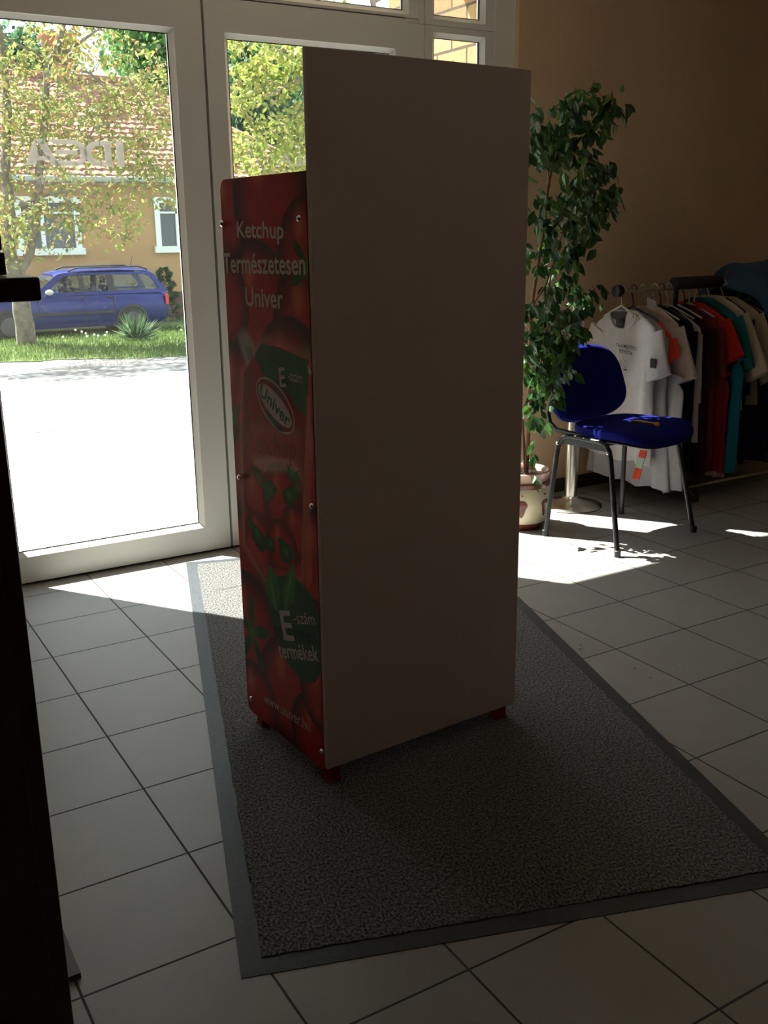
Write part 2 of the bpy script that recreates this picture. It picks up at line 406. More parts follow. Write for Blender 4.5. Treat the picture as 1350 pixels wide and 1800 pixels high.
b = MB(); b.box((3.34, 4.200, 0.0), (6.5, 4.215, 0.075)); struct('baseboard_front', b, mat('dark_tile_base', (0.06, 0.05, 0.045), 0.4))
# entrance recess outside: brick reveal, overhang
b = MB(); b.box((3.25, 4.50, -0.4), (3.75, 5.30, 3.07)); b.box((3.25, 4.33, -0.4), (3.329, 4.50, 3.05)); struct('wall_outer_brick', b, M['brick'])
b = MB(); b.box((-0.9, 4.50, -0.4), (-0.4, 5.3, 3.07)); struct('wall_outer_left', b, M['plaster'])
b = MB(); b.box((-3.6, 4.02, 3.07), (6.9, 4.87, 3.7)); struct('wall_outer_overhang', b, M['plaster'])
b = MB(); b.box((0.2, YD + 0.10, -0.10), (3.33, 4.50, -0.012)); struct('trim_threshold', b, mat('threshold_stone', (0.28, 0.26, 0.24), 0.7))

# ------------------------------------------------------------------ door assembly
T = 0.075                    # profile depth
def bar_profile(mb, x0, x1, z0, z1, y0=YD, t=T):
    mb.box((x0, y0, z0), (x1, y0 + t, z1))
def sash(name, x0, x1, z0, z1, gx0, gx1, gz0, gz1, y0, t, m=M['pvc'], kids=True, label=None):
    """a glazed leaf: stiles and rails with a slanted glazing bead, gasket and pane"""
    root = thing(name, None, None); root['kind'] = 'structure'
    fr = MB()
    # mitred face: four trapezoid boards
    O = [(x0, z0), (x1, z0), (x1, z1), (x0, z1)]
    bd = 0.020
    I = [(gx0 - bd, gz0 - bd), (gx1 + bd, gz0 - bd), (gx1 + bd, gz1 + bd), (gx0 - bd, gz1 + bd)]
    G = [(gx0, gz0), (gx1, gz0), (gx1, gz1), (gx0, gz1)]
    yb = y0 + 0.022
    r = [[(x, y0, z) for x, z in O], [(x, y0, z) for x, z in I], [(x, y0 + 0.004, z) for x, z in [(p[0] + (1 if p[0] < (gx0 + gx1) / 2 else -1) * 0.003, p[1] + (1 if p[1] < (gz0 + gz1) / 2 else -1) * 0.003) for p in I]],
         [(x, yb, z) for x, z in G], [(x, y0 + 0.045, z) for x, z in G], [(x, y0 + t - 0.004, z) for x, z in I], [(x, y0 + t, z) for x, z in I], [(x, y0 + t, z) for x, z in O], [(x, y0, z) for x, z in O]]
    fr.loft(r, cap=False)
    o = fr.build('sash', m, root, bevel=0)
    g = MB()
    e = 0.004
    g.loft([[(x, yb + 0.002, z) for x, z in G], [(gx0 + e, yb + 0.002, gz0 + e), (gx1 - e, yb + 0.002, gz0 + e), (gx1 - e, yb + 0.002, gz1 - e), (gx0 + e, yb + 0.002, gz1 - e)]], cap=False)
    g.loft([[(x, yb + 0.002, z) for x, z in G], [(x, yb + 0.016, z) for x, z in G]], cap=False)
    g.build('gasket', M['gasket'], root)
    p = MB(); p.box((gx0 + 0.0005, y0 + 0.030, gz0 + 0.0005), (gx1 - 0.0005, y0 + 0.034, gz1 - 0.0005))
    pane = p.build('glass_pane', M['glass'], root)
    return root, pane
d1, pane1 = sash('door_1', 0.585, 1.690, 0.012, 2.385, 0.735, 1.548, 0.145, 2.237, YD, T)
d2, pane2 = sash('door_2', 1.702, 2.700, 0.012, 2.385, 1.807, 2.612, 0.145, 2.235, YD, T)
w1, _p = sash('window_1', 2.800, 3.200, 0.05, 2.37, 2.861, 3.128, 0.145, 2.322, YD + 0.004, T)
w2, _p = sash('window_2', 2.800, 3.200, 2.372, 2.86, 2.861, 3.128, 2.418, 2.80, YD + 0.004, T)
w3, _p = sash('window_3', 0.585, 2.765, 2.392, 2.86, 0.66, 2.690, 2.424, 2.80, YD + 0.006, T)
b = MB()
b.box((0.46, YD + 0.008, 0.0), (0.583, YD + 0.10, 2.90)); b.box((2.7015, YD + 0.010, 0.0), (2.799, YD + 0.10, 2.371)); b.box((2.7665, YD + 0.010, 2.371), (2.799, YD + 0.10, 2.862)); b.box((2.7015, YD + 0.012, 2.371), (2.7665, YD + 0.10, 2.3915))
b.box((3.2015, YD + 0.002, 0.0), (3.330, YD + 0.10, 2.90)); b.box((0.583, YD + 0.010, 2.862), (3.2015, YD + 0.10, 2.90)); b.box((2.799, YD + 0.012, 0.0), (3.2015, YD + 0.10, 0.049))
o = b.build('trim_frame', M['pvc'], bevel=0.003); o['kind'] = 'structure'
# hinges on the meeting line and dark gap
b = MB(); b.box((1.6905, YD + 0.030, 0.012), (1.7015, YD + 0.05, 2.385)); b.box((0.586, YD + 0.02, 0.001), (2.70, YD + 0.06, 0.0115)); b.box((0.586, YD + 0.02, 2.3855), (2.70, YD + 0.06, 2.3915))
o = b.build('trim_gap_seal', M['gasket']); o['kind'] = 'structure'

# writing on the glass, applied to the outside: mirrored when read from within
def glass_text(body, px_l, px_r, pz_b, pz_t, pane, name='window_lettering', bold=0.02, m='frost_thin'):
    P0 = on_y(px_l, pz_b, YD + 0.036); P1 = on_y(px_r, pz_b, YD + 0.036); ZT = on_y(px_l, pz_t, YD + 0.036).z
    return text_mesh(name, body, (P1.x, YD + 0.0355, P0.z), (-1, 0, 0), (0, 0, 1), P1.x - P0.x, ZT - P0.z, M[m], pane, bold=bold, thick=0.0006)
def glass_logo(pane):
    """the wide block letters, seen from behind; built as polygon strips"""
    mb = MB(); y = YD + 0.0365
    q0 = on_y(45, 290, y); q1 = on_y(216, 248, y); W = q1.x - q0.x; Hh = q1.z - q0.z
    def P(a, c): return (q0.x + a * W, y, q0.z + c * Hh)
    def poly(pts): mb.add([P(*p) for p in pts], [tuple(range(len(pts)))])
    def arcband(cx, cz, rx, rz, t, a0, a1, n=14):
        for i in range(n):
            s0 = math.radians(a0 + (a1 - a0) * i / n); s1 = math.radians(a0 + (a1 - a0) * (i + 1) / n)
            f = lambda s, k: (cx + (rx - k * t[0]) * math.cos(s), cz + (rz - k * t[1]) * math.sin(s))
            poly([f(s0, 0), f(s1, 0), f(s1, 1), f(s0, 1)])
    # A at the left
    poly([(0, 0), (0.10, 0), (0.135, 0.30), (0.115, 0.98), (0.09, 0.86)]); poly([(0.115, 0.98), (0.20, 0.98), (0.205, 0.80), (0.15, 0.80)])
    poly([(0.20, 0.98), (0.34, 0.0), (0.25, 0.0), (0.15, 0.80)]); poly([(0.13, 0.18), (0.25, 0.18), (0.24, 0.34), (0.125, 0.34)])
    # E, reversed
    poly([(0.30, 0.0), (0.52, 0.0), (0.50, 0.20), (0.28, 0.20)]); poly([(0.25, 0.98), (0.50, 0.98), (0.50, 0.80), (0.29, 0.80)]); poly([(0.32, 0.42), (0.52, 0.42), (0.52, 0.60), (0.29, 0.60)])
    arcband(0.50, 0.49, 0.12, 0.49, (0.07, 0.19), -90, 90)
    # D, reversed
    arcband(0.76, 0.49, 0.17, 0.49, (0.075, 0.19), 90, 270); poly([(0.75, 0.80), (0.88, 0.80), (0.88, 0.98), (0.75, 0.98)]); poly([(0.75, 0), (0.88, 0), (0.88, 0.19), (0.75, 0.19)]); poly([(0.80, 0.17), (0.87, 0.17), (0.87, 0.82), (0.80, 0.82)])
    # I at the right
    poly([(0.92, 0), (1.0, 0), (1.0, 0.98), (0.92, 0.98)])
    mb.build('window_lettering', M['frost'], pane, fix=False)
glass_logo(pane1)
glass_text('REKLÁM', 46, 219, 323, 303, pane1, bold=0.0)
glass_text('NYITVATARTÁS', 120, 222, 650, 634, pane1, bold=0.01, m='frost')
glass_text('TÁBLA', 488, 598, 291, 262, pane2)

# ------------------------------------------------------------------ ketchup display stand
SA = math.radians(3.5)
stand = thing('display_stand', 'tall ketchup display stand with blank white back board and red printed side panels', 'display stand', (1.094, 2.128, 0), SA)
SW, SD = 0.664, 0.465
b = MB(); b.box((-0.006, 0.0, 0.055), (SW, 0.016, 1.842)); b.build('back_board', M['laminate'], stand, bevel=0.0015)
EX = np.array([math.cos(SA), math.sin(SA)]); EY = np.array([-EX[1], EX[0]]); N0 = np.array([1.094, 2.128])
def pan(u, v):
    d = ray(u, v); t = (N0 @ EX) / (d[:2] @ EX); p = np.array([0, 0, CAM_H]) + t * d
    return float((p[:2] - N0) @ EY), float(p[2])
# outline of the red side panel with rounded far corners
def panel_outline():
    z0, z1, s0, s1, r = 0.045, 1.583, 0.0165, SD, 0.028
    pts = [(s0, z0)]
    for i in range(7):
        a = math.radians(-90 + 90 * i / 6); pts.append((s1 - r + r * math.cos(a), z0 + r + r * math.sin(a)))
    for i in range(7):
        a = math.radians(90 * i / 6); pts.append((s1 - r + r * math.cos(a), z1 - r + r * math.sin(a)))
    pts.append((s0, z1))
    return pts
def side_panel(x_out, x_in):
    mb = MB(); mb.prism(panel_outline(), lambda s, z: (x_out, s, z), lambda s, z: (x_in, s, z)); return mb.build('side_panel', M['red_paint'], stand)
pnl = side_panel(-0.0060, -0.0005); pnl['label'] = 'red panel printed with tomatoes and a ketchup pouch'
side_panel(SW - 0.006, SW - 0.0005)

# artwork printed on the panel: ink per vertex, 2.2 mm grid
def paint_panel():
    nx, nz = 196, 640
    S = np.linspace(0.017, SD - 0.0005, nx); Zs = np.linspace(0.0455, 1.5825, nz)
    s, z = np.meshgrid(S, Zs)
    X = N0[0] + EX[0] * -0.006 + EY[0] * s; Y = N0[1] + EX[1] * -0.006 + EY[1] * s
    U, V = project(np.stack([X, Y, z], -1))
    rs = np.random.RandomState(3)
    C = np.zeros(s.shape + (3,)); C[:] = srgb(150, 22, 18)[:3]
    def ssm(e0, e1, x):
        t = np.clip((x - e0) / (e1 - e0), 0, 1); return t * t * (3 - 2 * t)
    def put(mask, col, k=1.0):
        a = (np.clip(mask, 0, 1) * k)[..., None]; C[:] = C * (1 - a) + np.array(col[:3]) * a
    def ell(cs, cz, rs_, rz, rot=0.0):
        ds, dz = s - cs, z - cz; c_, s_ = math.cos(rot), math.sin(rot)
        return np.hypot((ds * c_ + dz * s_) / rs_, (-ds * s_ + dz * c_) / rz)
    def tomato(cs, cz, r, base=(178, 26, 18), edge=(70, 8, 8), hl=0.8):
        d = ell(cs, cz, r, r * 0.95)
        ins = ssm(1.02, 0.98, d)
        col = np.array(srgb(*base)[:3]) * (1 - ssm(0.45, 1.0, d))[..., None] + np.array(srgb(*edge)[:3]) * ssm(0.45, 1.0, d)[..., None]
        a = ins[..., None]; C[:] = C * (1 - a) + col * a
        h = np.exp(-(ell(cs + r * 0.25, cz + r * 0.45, r * 0.15, r * 0.25) ** 2)); put(h * ins, srgb(235, 130, 95), hl * 0.7)
    for cs, cz, r in [(0.42, 1.50, 0.13), (0.20, 1.53, 0.19), (0.02, 1.40, 0.14), (0.28, 1.27, 0.17), (0.03, 1.22, 0.17), (0.45, 1.26, 0.12), (0.12, 1.06, 0.20), (0.43, 1.02, 0.15),
                      (0.46, 0.80, 0.13), (0.00, 0.86, 0.16), (0.01, 0.62, 0.17), (0.44, 0.55, 0.14), (0.02, 0.40, 0.14), (0.42, 0.32, 0.19), (0.20, 0.20, 0.17), (0.40, 0.10, 0.13), (0.05, 0.12, 0.14), (0.02, 0.26, 0.11)]:
        tomato(cs, cz, r)
    def poly(px, col, k=1.0, soft=0.0):
        P = np.array([pan(*p) for p in px]); x, y = s, z
        ins = np.zeros(s.shape, bool); j = len(P) - 1
        dmin = np.full(s.shape, 9.0)
        for i in range(len(P)):
            x0, y0 = P[i]; x1, y1 = P[j]
            cond = ((y0 > y) != (y1 > y)) & (x < (x1 - x0) * (y - y0) / (y1 - y0 + 1e-12) + x0); ins ^= cond
            t = np.clip(((x - x0) * (x1 - x0) + (y - y0) * (y1 - y0)) / ((x1 - x0) ** 2 + (y1 - y0) ** 2 + 1e-12), 0, 1)
            dmin = np.minimum(dmin, np.hypot(x - x0 - t * (x1 - x0), y - y0 - t * (y1 - y0))); j = i
        sd = np.where(ins, -dmin, dmin); w = max(soft, 0.0015)
        m = ssm(w, -w, sd) if not soft else np.exp(-(np.clip(sd, 0, None) / soft) ** 2)
        if col is not None: put(m, srgb(*col), k)
        return m
    def calyx(cu, cv, r, n=6, col=(40, 92, 28), ph=0.3, st=1.0):
        cs, cz = pan(cu, cv); ds, dz = (s - cs) / st, z - cz; a = np.arctan2(dz, ds) + ph; rr = np.hypot(ds, dz)
        lobe = r * (0.18 + 0.82 * np.abs(np.cos(a * n / 2)) ** 3); put(ssm(lobe + 0.002, lobe - 0.004, rr), srgb(*col))
        put(np.exp(-(rr / (r * 0.25)) ** 2), srgb(95, 150, 60), 0.6)
    calyx(545, 470, 0.09, 5, (38, 80, 25), 0.5)
    calyx(418, 735, 0.07, 5, (38, 80, 25), 0.2)
    calyx(545, 620, 0.045, 5, (38, 80, 25), 0.2)
    # pouch: glow, body, spout
    body = [(452, 624), (433, 655), (430, 720), (431, 800), (433, 880), (436, 955), (470, 1015), (515, 1030), (533, 1010), (536, 900), (540, 800), (546, 700), (547, 634), (500, 612), (465, 602)]
    poly(body, (225, 150, 120), 0.55, soft=0.022)
    poly([(426, 592), (434, 583), (448, 606), (451, 628), (441, 640), (432, 618)], (210, 200, 190), 0.5, soft=0.012)
    poly([(427, 592), (434, 586), (447, 606), (450, 626), (441, 636), (433, 618)], (165, 165, 155))
    poly([(436, 610), (446, 607), (449, 626), (441, 634)], (110, 115, 100), 0.6)
    poly(body, (158, 22, 20))
    poly([(447, 628), (437, 655), (434, 740), (437, 800), (441, 740), (444, 680), (452, 640)], (120, 12, 14), 0.6, soft=0.004)
    poly([(448, 800), (445, 780), (450, 755), (525, 765), (530, 830), (520, 850), (470, 845)], (205, 95, 70), 0.55, soft=0.02)
    poly([(465, 602), (547, 633), (544, 730), (527, 722), (510, 690), (480, 680), (463, 650), (452, 622)], (18, 92, 34))
    poly([(545, 640), (553, 655), (550, 660), (546, 655)], (220, 200, 185))
    # large tomatoes inside the pouch, with basil
    for cu, cv, r in [(455, 870, 0.085), (500, 880, 0.11), (525, 935, 0.08), (460, 950, 0.09), (500, 965, 0.09)]:
        cs, cz = pan(cu, cv); keep = C.copy(); tomato(cs, cz, r, (196, 36, 24), (110, 14, 12)); m = poly(body, None)[..., None]; C[:] = keep * (1 - m) + C * m
    poly([(452, 812), (470, 824), (515, 822), (530, 832), (520, 815), (480, 806)], (230, 200, 170), 0.5, soft=0.01)
    leaf = (44, 92, 32); lf2 = (86, 140, 66)
    for L in [[(447, 818), (456, 820), (464, 845), (470, 862), (458, 850)], [(466, 850), (480, 842), (492, 858), (484, 878), (470, 880)], [(500, 862), (514, 852), (526, 866), (520, 890), (504, 884)],
              [(508, 812), (519, 830), (531, 826), (522, 850), (512, 842)], [(441, 905), (448, 915), (468, 940), (480, 965), (462, 970), (447, 945)], [(470, 930), (486, 950), (488, 975), (474, 962)], [(492, 942), (505, 950), (522, 968), (515, 995), (498, 985)],
              [(524, 838), (532, 835), (527, 880), (520, 870)]]:
        poly(L, leaf); c_ = np.mean(L, axis=0); poly([(c_[0] - 4, c_[1] - 7), (c_[0] + 3, c_[1] - 3), (c_[0] + 4, c_[1] + 6), (c_[0] - 2, c_[1] + 4)], lf2, 0.7, soft=0.004)
    poly([(436, 955), (470, 1010), (515, 1028), (532, 1008), (533, 990), (515, 1008), (475, 995), (440, 940)], (205, 70, 55), 0.7, soft=0.003)
    poly([(545, 700), (552, 760), (548, 900), (551, 1020), (545, 1030), (541, 900)], (225, 120, 95), 0.6, soft=0.006)
    # green oval with two leaves
    poly([(475, 1030), (490, 1012), (520, 1010), (548, 1040), (566, 1085), (574, 1130), (572, 1175), (558, 1200), (535, 1198), (510, 1165), (490, 1120), (477, 1070)], (14, 84, 30))
    poly([(477, 990), (490, 1010), (497, 1040), (494, 1075), (480, 1060), (470, 1035)], (46, 118, 48)); poly([(520, 988), (524, 1020), (521, 1055), (505, 1075), (500, 1040), (508, 1010)], (60, 128, 56))
    poly([(479, 1000), (484, 1030), (490, 1070), (487, 1068), (481, 1032)], (110, 170, 90), 0.6, soft=0.002); poly([(519, 995), (514, 1030), (506, 1070), (510, 1030)], (120, 175, 95), 0.6, soft=0.002)
    calyx(447, 1110, 0.125, 5, (40, 88, 28), 0.9, 0.9)
    C[:] = np.clip(C * 1.5, 0, 1)
    vs = np.stack([np.full(s.shape, -0.0072), s, z], -1).reshape(-1, 3)
    idx = np.arange(nx * nz).reshape(nz, nx)
    q = np.stack([idx[:-1, :-1], idx[1:, :-1], idx[1:, 1:], idx[:-1, 1:]], -1).reshape(-1, 4)
    # trim to the rounded outline
    r = 0.028
    def outside(s_, z_): 
        return ((s_ > SD - r) & (z_ > 1.583 - r) & (np.hypot(s_ - (SD - r), z_ - (1.583 - r)) > r)) | ((s_ > SD - r) & (z_ < 0.045 + r) & (np.hypot(s_ - (SD - r), z_ - (0.045 + r)) > r))
    om = outside(s, z).reshape(-1); q = q[~om[q].any(1)]
    me = bpy.data.meshes.new('printed_graphic'); me.from_pydata(vs.tolist(), [], q.tolist()); me.materials.append(M['print'])
    at = me.color_attributes.new('ink', 'FLOAT_COLOR', 'POINT')
    at.data.foreach_set('color', np.concatenate([C.reshape(-1, 3), np.ones((nx * nz, 1))], 1).astype(np.float32).ravel())
    o = bpy.data.objects.new('printed_graphic', me); COL.objects.link(o); o.parent = pnl
    return o
paint_panel()
def ptext(body, bl, br, top, m=M['lettering_white'], bold=0.02, shear=0.0, th=0.0016):
    s0, z0 = pan(*bl); s1, z1 = pan(*br); _, zt = pan(*top)
    X = Vector((0, s1 - s0, z1 - z0)); Yv = Vector((0, 0, 1))
    return text_mesh('lettering', body, (-0.006, s0, z0), X, X.cross(Vector((1, 0, 0))) * -1 if False else Vector((0, (z1 - z0), -(s1 - s0))).normalized() * (1 if (s1 - s0) < 0 else -1), X.length, zt - z0, m, pnl, bold=bold, thick=th, shear=shear)
ptext('Ketchup', (422, 427), (504, 430), (423, 388), bold=0.020)
ptext('Természetesen', (398, 480), (542, 484), (399, 445), bold=0.020)
ptext('Univer', (437, 538), (503, 543), (437, 504), bold=0.020)
ptext('E', (497, 680), (508, 680), (497, 646), bold=0.02)
ptext('-szám', (511, 668), (536, 674), (511, 650), bold=0.0)
ptext('Ketchup', (441, 805), (527, 822), (441, 756), m=mat('pinkish_print', (0.42, 0.10, 0.06), 0.5), bold=0.0, shear=0.15)
ptext('E', (504, 1124), (523, 1126), (504, 1075), bold=0.02, th=0.0022)
ptext('-szám', (522, 1095), (559, 1098), (522, 1076), bold=0.0)
ptext('m', (489, 1119), (504, 1121), (489, 1101), m=M['lettering_green'], bold=0.01)
ptext('ntes', (523, 1125), (562, 1131), (523, 1104), m=M['lettering_green'], bold=0.01)
ptext('termékek', (496, 1155), (566, 1163), (496, 1130), bold=0.01)
ptext('www.univer.hu', (468, 1233), (549, 1286), (468, 1215), bold=0.0)
def logo():
    mb = MB(); c = pan(488, 712)
    R = math.radians(-24)       # in (reading, up) coordinates
    def ring(rx, rz, x, n=40, off=(0, 0)):
        out = []
        for k in range(n):
            a = 2 * math.pi * k / n; p = rx * math.cos(a) + off[0]; q_ = rz * math.sin(a) + off[1]
            pr, qr = p * math.cos(R) - q_ * math.sin(R), p * math.sin(R) + q_ * math.cos(R)
            out.append((x, c[0] - pr, c[1] + qr))
        return out
    for i, (rx, rz, x, mi, off) in enumerate([(0.108, 0.058, -0.0078, 0, (0, 0)), (0.102, 0.052, -0.0081, 1, (0, 0)), (0.095, 0.034, -0.0084, 0, (0, 0)), (0.050, 0.011, -0.0083, 2, (0.010, -0.041))]):
        mb.add(ring(rx, rz, x, off=off), [tuple(range(40))], mi)
    mb.build('brand_emblem', [M['lettering_white'], mat('logo_red', (0.35, 0.02, 0.02), 0.5), M['lettering_green']], pnl, fix=False)
    X = Vector((0, -math.cos(R), math.sin(R))); Yv = Vector((0, math.sin(R), math.cos(R)))
    O = Vector((-0.006, c[0], c[1])) - X * 0.083 - Yv * 0.017
    text_mesh('lettering', 'Univer', O, X, Yv, 0.166, 0.036, M['lettering_green'], pnl, bold=0.02, thick=0.0030)
logo()
for uv in [(395, 393), (531, 384), (425, 838), (553, 889), (446, 1227), (570, 1320)]:
    s_, z_ = pan(*uv); b = MB()
    b.loft([[(-0.0065 - h, s_ + r * math.cos(2 * math.pi * k / 12), z_ + r * math.sin(2 * math.pi * k / 12)) for k in range(12)] for h, r in [(0, 0.0085), (0.003, 0.008), (0.006, 0.005), (0.007, 0.002)]])
    b.build('screw', M['screw'], pnl, smooth=True)
for z_ in (0.10, 0.50, 0.90, 1.25):
    b = MB(); b.box((0.001, 0.017, z_), (SW - 0.007, SD - 0.03, z_ + 0.018)); b.box((0.001, SD - 0.034, z_), (SW - 0.007, SD - 0.03, z_ + 0.05)); b.build('shelf', M['laminate'], stand)
for x_, y_ in [(0.004, 0.010), (SW - 0.055, 0.018), (0.008, SD - 0.062), (SW - 0.05, SD - 0.062)]:
    b = MB(); b.box((x_, y_, 0.006), (x_ + 0.034, y_ + 0.034, 0.0995)); b.box((x_ - 0.003, y_ - 0.003, 0.006), (x_ + 0.037, y_ + 0.037, 0.012)); b.build('leg', M['red_paint'], stand)

# ------------------------------------------------------------------ floor mat
def floor_mat():
    bl = Vector((0.602, 1.589)); A = Vector((1.432 - 0.602, 4.152 - 1.589)).normalized(); ang = math.atan2(A.y, A.x) - math.pi / 2
    t = thing('entrance_mat', 'large charcoal grey entrance mat with dark rubber edge under the display stand', 'mat', (bl.x, bl.y, 0), ang)
    W, L, e = 1.305, 2.70, 0.048
    b = MB(); g = [(0, 0), (W, 0), (W, L), (0, L)]; h = [(e, e), (W - e, e), (W - e, L - e), (e, L - e)]
    b.loft([[(x, y, 0.0005) for x, y in g], [(x, y, 0.002) for x, y in g], [(x, y, 0.0035) for x, y in h], [(x, y, 0.0005) for x, y in h]], cap=False)
    b.build('rubber_border', M['rubber'], t)
    b = MB(); rr = random.Random(4); n = 60; ring = []
    per = [(e + (W - 2 * e) * i / n, e) for i in range(n)] + [(W - e, e + (L - 2 * e) * i / (2 * n)) for i in range(2 * n)] + [(W - e - (W - 2 * e) * i / n, L - e) for i in range(n)] + [(e, L - e - (L - 2 * e) * i / (2 * n)) for i in range(2 * n)]
    jit = [(x + rr.uniform(-0.0018, 0.0018), y + rr.uniform(-0.0018, 0.0018)) for x, y in per]
    b.loft([[(x, y, 0.003) for x, y in jit], [(x, y, 0.0060) for x, y in jit]]); b.build('pile', M['carpet'], t)
    return t
floor_mat()

# ------------------------------------------------------------------ counter at the left edge
b0 = thing('wooden_counter', 'dark brown wooden counter cut off at the left edge of the picture', 'counter', (0.0, 1.30, 0))
b = MB(); b.box((-0.80, 0.30, 0.0), (0.276, 0.72, 1.352)); b.build('body', M['dark_wood'], b0, bevel=0.003)
b = MB(); b.box((-0.30, 0.288, 0.12), (-0.03, 0.2995, 1.30)); b.build('door', M['dark_wood'], b0, bevel=0.003)
b = MB(); b.box((-0.01, 0.288, 0.12), (0.245, 0.2995, 1.30)); b.build('door', M['dark_wood'], b0, bevel=0.003)
b = MB(); b.box((-0.85, 0.27, 1.3535), (0.347, 0.75, 1.389)); b.build('counter_top', M['dark_wood'], b0, bevel=0.004)
b = MB(); b.prism([(0.462, 0.0005), (0.715, 0.0005), (0.715, 0.03), (0.462, 0.014)], lambda p, q: (0.2765, p, q), lambda p, q: (0.328, p, q)); b.build('foot', M['dark_wood'], b0)
b = MB(); b.box((-0.10, 1.64, 1.3905), (0.3135, 1.90, 1.424)); b.box((-0.10, 1.64, 1.4275), (0.311, 1.90, 1.466)); tag(b.build('box_file', M['dark_card'], bevel=0.002), 'dark closed box file lying on the wooden counter top', 'box file')

# ------------------------------------------------------------------ chair
CH = math.atan2(-0.990, 0.138)          # local +x is the way the chair faces
chair = thing('visitor_chair', 'blue upholstered visitor chair with black tubular legs beside the clothes rack', 'chair', (3.39, 3.41, 0), CH)
def spad(b, cx, cy, cz, hx, hy, th, n=40, p=3.0, tilt=None):
    rings = []
    for (k, zz) in [(0.90, -0.5), (0.985, -0.35), (1.0, 0.0), (0.985, 0.30), (0.93, 0.46), (0.75, 0.54), (0.4, 0.60), (0.05, 0.62)]:
        r = []
        for i in range(n):
            a = 2 * math.pi * i / n; c_, s_ = math.cos(a), math.sin(a)
            x = math.copysign(abs(c_) ** (2 / p), c_) * hx * k; y = math.copysign(abs(s_) ** (2 / p), s_) * hy * k
            r.append(tilt(cx + x, cy + y, zz * th))
        rings.append(r)
    b.loft(rings)
def seat_t(x, y, z):
    drop = -0.045 * max(0, (x - 0.10) / 0.17) ** 2 + 0.012 * abs(y / 0.25) ** 2 - 0.010 * math.cos(x * 9)
    return (x, y * (1.0 + 0.10 * (x / 0.25)), 0.532 + z + drop + 0.02 * x)
b = MB(); spad(b, 0.032, 0.008, 0, 0.240, 0.252, 0.050, tilt=seat_t); b.build('seat', M['blue_fabric'], chair, smooth=True)
def shell_t(x, y, z):
    q = seat_t(x, y, 0); return (q[0], q[1], q[2] - 0.034 + z)
b = MB(); spad(b, 0.025, 0.008, 0, 0.220, 0.232, 0.012, tilt=shell_t); b.build('seat_shell', M['black_plastic'], chair, smooth=True)
def back_pad(th0, th1, hw, hh, name, m):
    b = MB(); rings = []; n = 44
    for (k, tt) in [(0.05, 0), (0.6, 0), (0.92, 0.02), (1.0, 0.35), (1.0, 0.65), (0.93, 0.97), (0.6, 1.0), (0.05, 1.0)]:
        r = []
        for i in range(n):
            a = 2 * math.pi * i / n; c_, s_ = math.cos(a), math.sin(a)
            y = math.copysign(abs(c_) ** 0.55, c_) * hw * k; z = math.copysign(abs(s_) ** 0.60, s_) * hh * k
            y *= 1.0 - 0.14 * (z / hh)                 # narrower at the top
            z += -0.030 * (1 - (y / hw) ** 2) * (1 if z < 0 else -0.4)
            x = -0.300 + (th0 + (th1 - th0) * tt) - 0.14 * z + 0.75 * y * y
            r.append((x, y, 0.722 + z))
        rings.append(r)
    b.loft(rings); return b.build(name, m, chair, smooth=True)
back_pad(0.0, 0.045, 0.256, 0.163, 'backrest', M['blue_fabric'])
back_pad(-0.014, -0.001, 0.235, 0.155, 'backrest_shell', M['black_plastic'])
for sgn in (-1, 1):
    b = MB(); b.tube([(-0.10, 0.175 * sgn, 0.500), (-0.19, 0.178 * sgn, 0.500), (-0.27, 0.180 * sgn, 0.505), (-0.315, 0.180 * sgn, 0.535), (-0.328, 0.178 * sgn, 0.58), (-0.312, 0.172 * sgn, 0.66)], 0.011, 10)
    b.build('back_support', M['black_metal'], chair, smooth=True)
R_T = 0.0125
for sgn in (-1, 1):
    for xf, xt, xm in [(-0.22, -0.19, -0.13), (0.22, 0.115, 0.055)]:
        b = MB(); xa = xt + (xf - xt) * 0.10
        b.tube([(xf, 0.295 * sgn, 0.0), (xa, 0.258 * sgn, 0.43), (xt * 0.97, 0.255 * sgn, 0.468), (xt * 0.6 + xm * 0.4, 0.2525 * sgn, 0.492), (xm, 0.251 * sgn, 0.502)], R_T, 12)
        lg = b.build('leg', M['black_metal'], chair, smooth=True)
        b = MB(); b.lathe([(0.015, 0.0), (0.0155, 0.004), (0.0155, 0.03), (0.0135, 0.032)], (xf, 0.295 * sgn, 0.0), 14); b.build('foot_cap', M['black_plastic'], lg)
        b = MB(); b.ball((xt * 0.99, 0.266 * sgn, 0.462), 0.0085); b.build('bolt', M['chrome'], lg, smooth=True)
    b = MB(); b.tube([(-0.13, 0.251 * sgn, 0.502), (0.055, 0.251 * sgn, 0.502)], R_T, 12); b.build('side_rail', M['black_metal'], chair, smooth=True)
    b = MB(); b.prism([(-0.175, 0.462), (0.10, 0.462), (0.06, 0.494), (-0.13, 0.494)], lambda p, q: (p, 0.244 * sgn, q), lambda p, q: (p, 0.250 * sgn, q)); b.build('side_bracket', M['black_plastic'], chair)
for xr_ in (-0.10, 0.05):
    b = MB(); b.tube([(xr_, -0.245, 0.484), (xr_, 0.245, 0.484)], 0.010, 10); b.build('cross_rail', M['black_metal'], chair, smooth=True)

